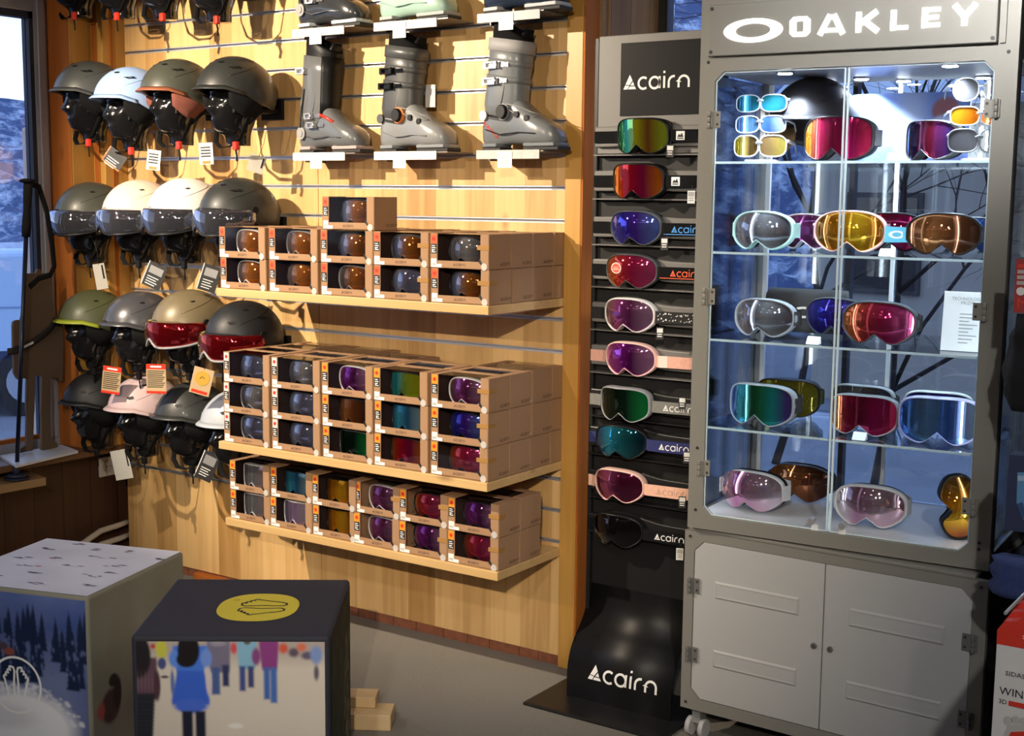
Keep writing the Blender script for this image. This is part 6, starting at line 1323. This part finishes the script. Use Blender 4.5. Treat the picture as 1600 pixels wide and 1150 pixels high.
cv = Canvas(120, 120, (.25, .245, .19)); cv.a += cv.noise(.05, 4, 8)[..., None]; cv.rect(0, .0, 1, .45, (.17, .155, .13), .5)
cv.ell(.17, .30, .11, .12, (.05, .03, .03), .25); cv.ell(.20, .45, .05, .045, (.02, .015, .015), .25); cv.ell(.24, .36, .05, .12, (.02, .015, .015), .3); cv.ell(.07, .30, .05, .07, (.32, .07, .06), .5)
cv.mesh('climber_print', lambda u, v: (SS+.0008, .010+(SS-.020)*u, .010+(SS-.020)*v), printmat('climber_print_ink', .75), c1_)
# ================================================================== LEFT: SKI POLE, BOARD FIGURE, LEDGE
lz = .44; A_, B_, C_ = onz(72, 746, lz), onz(39, 734, lz), onz(0, 759, lz)
lm_ = MB(); bx = empty('low_bench', (0, 0, 0)); pl = [(C_.x-.5*(A_.x-C_.x), C_.y-.5*(A_.y-C_.y)), (C_.x, C_.y), (A_.x, A_.y), (B_.x, B_.y), (-.119, B_.y-.02), (-.119, C_.y-.32)]
MB().prism(pl, lz-.030, lz, 0, 'xy').build('seat_board', wood('bench_board', (.42, .27, .13), (.30, .18, .08), .2, 'X', .5, True, 'Y'), bx, bevel=.002)
MB().box((-.115, B_.y-.20, .0), (-.08, B_.y-.16, lz-.0285)).build('leg', dark_wood, bx); MB().box((-.115, C_.y-.22, .0), (-.08, C_.y-.18, lz-.0285)).build('leg', dark_wood, bx)
tag(bx, 'small pale wooden ledge under the window carrying the ski pole', 'bench')
pp = onz(26, 750, lz); top = onx(44, 283, pp.x)
pole = empty('ski_pole', (pp.x, pp.y, lz+.001)); T_ = Vector((top.x-pp.x, top.y-pp.y, top.z-lz)); L_ = T_.length; u_ = T_.normalized()
MB().cyl((0, 0, .012), u_*(L_-.20), .0075, 12, 0, .0085).build('shaft', mat('dark_blue_black_shaft', (.012, .016, .035), .3, .4), pole)
g_ = MB(); g_.tube([u_*(L_-.20), u_*(L_-.16), u_*(L_-.10), u_*(L_-.05), u_*L_], lambda t: .015+.002*math.sin(t*9), 12); g_.ell(u_*L_+Vector((0, -.004, 0)), (.026, .030, .009), 14, 8); g_.build('grip', blackf, pole)
b_ = MB(); b_.cyl((0, 0, .014), (0, 0, .022), .038, 24, 0, .030).cyl((0, 0, .022), (0, 0, .055), .014, 14, 0, .009).ell((0, 0, .006), (.045, .045, .0055), 24, 6); b_.build('basket', mat('dark_blue_plastic', (.03, .04, .08), .35), pole)
s_ = MB(); q = u_*(L_-.01); s_.tube([q, q+Vector((0, .045, -.01)), q+Vector((0, .075, -.10)), q+Vector((0, .092, -.22)), q+Vector((0, .098, -.30)), q+Vector((0, .080, -.33)), q+Vector((0, .03, -.34)), q+Vector((0, -.01, -.37))], lambda t: (.011, .0016), 8, flat=(0, 1, .2)); s_.build('wrist_strap', blackf, pole)
tag(pole, 'black ski pole with wrist strap standing upright on the ledge in front of the window', 'ski pole')
XF = -.105
fig = [(40, 433), (55, 432), (57, 426), (62, 426), (64, 432), (80, 433), (81, 470), (84, 505), (91, 503), (97, 506), (98, 540), (97, 600), (94, 600), (92, 596), (78, 594), (78, 655), (79, 692), (88, 697), (90, 703), (80, 706), (64, 708), (64, 660), (63, 650), (64, 594), (62, 592), (56, 592), (54, 596), (53, 645), (52, 655), (51, 702), (50, 709), (38, 711), (30, 713), (31, 706), (40, 700), (41, 655), (40, 645), (41, 597), (36, 596), (31, 600), (26, 597), (21, 588), (20, 560), (19, 515), (20, 508), (26, 505), (31, 506), (33, 500)]
F_ = empty('figure_board', (XF, 0, 0)); pf = [onx(x, y, XF) for x, y in fig]; zmin = min(p.z for p in pf); off = .5065-zmin
MB().prism([(p.y, p.z+off) for p in pf], -.006, .006, 0, 'yz').build('board', mat('brown_board', (.13, .085, .055), .6), F_, bevel=.001)
tag(F_, 'flat brown headless figure cut-out with legs standing on a white base by the window', 'figure cut-out')
a_, b2, c_, d_ = onz(122, 704, .507), onz(96, 694, .507), onz(0, 711, .507), onz(25, 727, .507)
MB().prism([(a_.x-XF, a_.y), (b2.x-XF, b2.y), (c_.x-XF, c_.y), (d_.x-XF, d_.y)], .4972, .5062, 0, 'xy').build('base_plate', mat('white_base_plate', (.72, .74, .78), .4), F_)
bt = MB(); pts = [onx(x, y, XF+.012) for x, y in ((88, 503), (80, 517), (66, 530), (50, 541), (34, 549), (22, 554), (12, 555))]; bt.tube([(p.x, p.y, p.z+off) for p in pts], lambda t: (.013, .003), 8, flat=(0, 0, 1)); o = bt.build('belt', mat('black_webbing', (.02, .018, .018), .6)); tag(o, 'black elastic belt with white lettering slung round the figure cut-out', 'belt')
t = MB()
for q in range(6): p = pts[3].lerp(pts[4], q/6.); t.box((p.x+.0035, p.y-.004, p.z+off-.004), (p.x+.0042, p.y+.004, p.z+off+.005))
t.build('lettering', mat('white_print'), o)
# pale cables in the corner
p1, p2, p3 = onx(190, 822, -.05), onx(160, 832, -.05), onx(128, 850, -.06)
for k, dzz in enumerate((0, -.055)):
    o = MB().tube([(-.075, .03, p1.z+dzz+.005), (-.070, p1.y, p1.z+dzz), (-.06, p2.y, p2.z+dzz+.005), (-.06, p3.y, p3.z+dzz), (-.05, p3.y-.10, p3.z-.12+dzz), (-.05, p3.y-.14, .012)], .012, 8).build('cable_duct', mat('ivory_cable', (.50, .45, .38), .5)); tag(o, ['upper', 'lower'][k]+' pale cable pipe coming round the slatted wall\'s left end', 'cable')
# timber offcuts on the carpet
for (x, y, l, w_, h_, a0, z0_, lb) in ((597, 1108, .20, .09, .045, .55, .0005, 'pale wooden block on the carpet right of the navy cube'), (584, 1083, .16, .07, .03, .55, .0465, 'thinner wooden block lying on the pale block by the navy cube'), (330, 899, .16, .05, .025, -.1, .0005, 'short reddish board on the floor behind the display cubes')):
    p = onz(x, y, z0_+h_); o = MB().box((-l/2, -w_/2, 0), (l/2, w_/2, h_)).build('wooden_block', wood('offcut_pine', (.60, .44, .24), (.50, .34, .17), .3, 'X', .6, False, 'X') if l != .16 or h_ != .025 else orange_wood, None, (p.x-.07*math.cos(a0) if h_ != .025 else p.x, p.y-.07*math.sin(a0) if h_ != .025 else p.y-.0, z0_), (0, 0, a0), bevel=.002); tag(o, lb, 'wooden block')
EXTRA = [(2.0, -3.4), (3.2, -3.9), (5.9, -2.2), (6.3, -5.6), (3.0, -6.0), (.8, -6.2), (4.2, -6.4), (1.6, -1.9)]  # unseen downlights added so lenses and visors catch bright dots
for k, (x, y) in enumerate(EXTRA):
    r = empty('added_downlight', (x, y, CEIL)); MB().cyl((0, 0, -.001), (0, 0, -.012), .055, 24).build('ring', white, r); MB().cyl((0, 0, -.0125), (0, 0, -.016), .042, 20).build('bulb_face', mat('downlight_face', (.9, .85, .7), .4, emit=(1, .9, .72), es=45.), r)
    tag(r, 'added ceiling downlight for lens glints, behind the viewer, '+['over the aisle', 'near the middle', 'by the far side', 'in the far corner', 'over the entrance', 'by the window side', 'over the back aisle', 'above the display cubes'][k], 'downlight', 'added downlights')
# ceiling spot housings for the keys, and for the added fill lamps
for k, (a, b, *_) in enumerate(KEYS+FILLS):
    r = empty('ceiling_spotlight', (a[0], a[1], CEIL)); d = (Vector(b)-Vector(a)).normalized()
    loc = Vector((0, 0, a[2]-CEIL)); MB().cyl((0, 0, -.001), (0, 0, -.02), .05, 20).cyl((0, 0, -.02), loc-d*.05, .012, 10).build('mount', black, r)
    m = MB(); m.cyl(loc-d*.09, loc-d*.0, .045, 20, 0, .052, cap=False); m.cyl(loc-d*.10, loc-d*.09, .03, 20); m.build('lamp_housing', black, r, solid=.003); MB().cyl(loc-d*.085, loc-d*.08, .040, 20).build('bulb_face', mat('warm_bulb_face', (.9, .8, .6), .4, emit=(1, .85, .6), es=40.), r)
    tag(r, 'black ceiling spotlight aimed at the '+['slatted wall from the far right', 'slatted wall from the centre', 'slatted wall from the left', 'glass cabinet, added as fill', 'cupboard', 'carpet by the goggle stand, added as fill', 'two display cubes, added as fill'][k], 'spotlight', 'ceiling spotlights')
for k in ('ball', 'tube', 'bare'):
    for ch in list(GM[k].children): bpy.data.objects.remove(ch)
    bpy.data.objects.remove(GM[k])
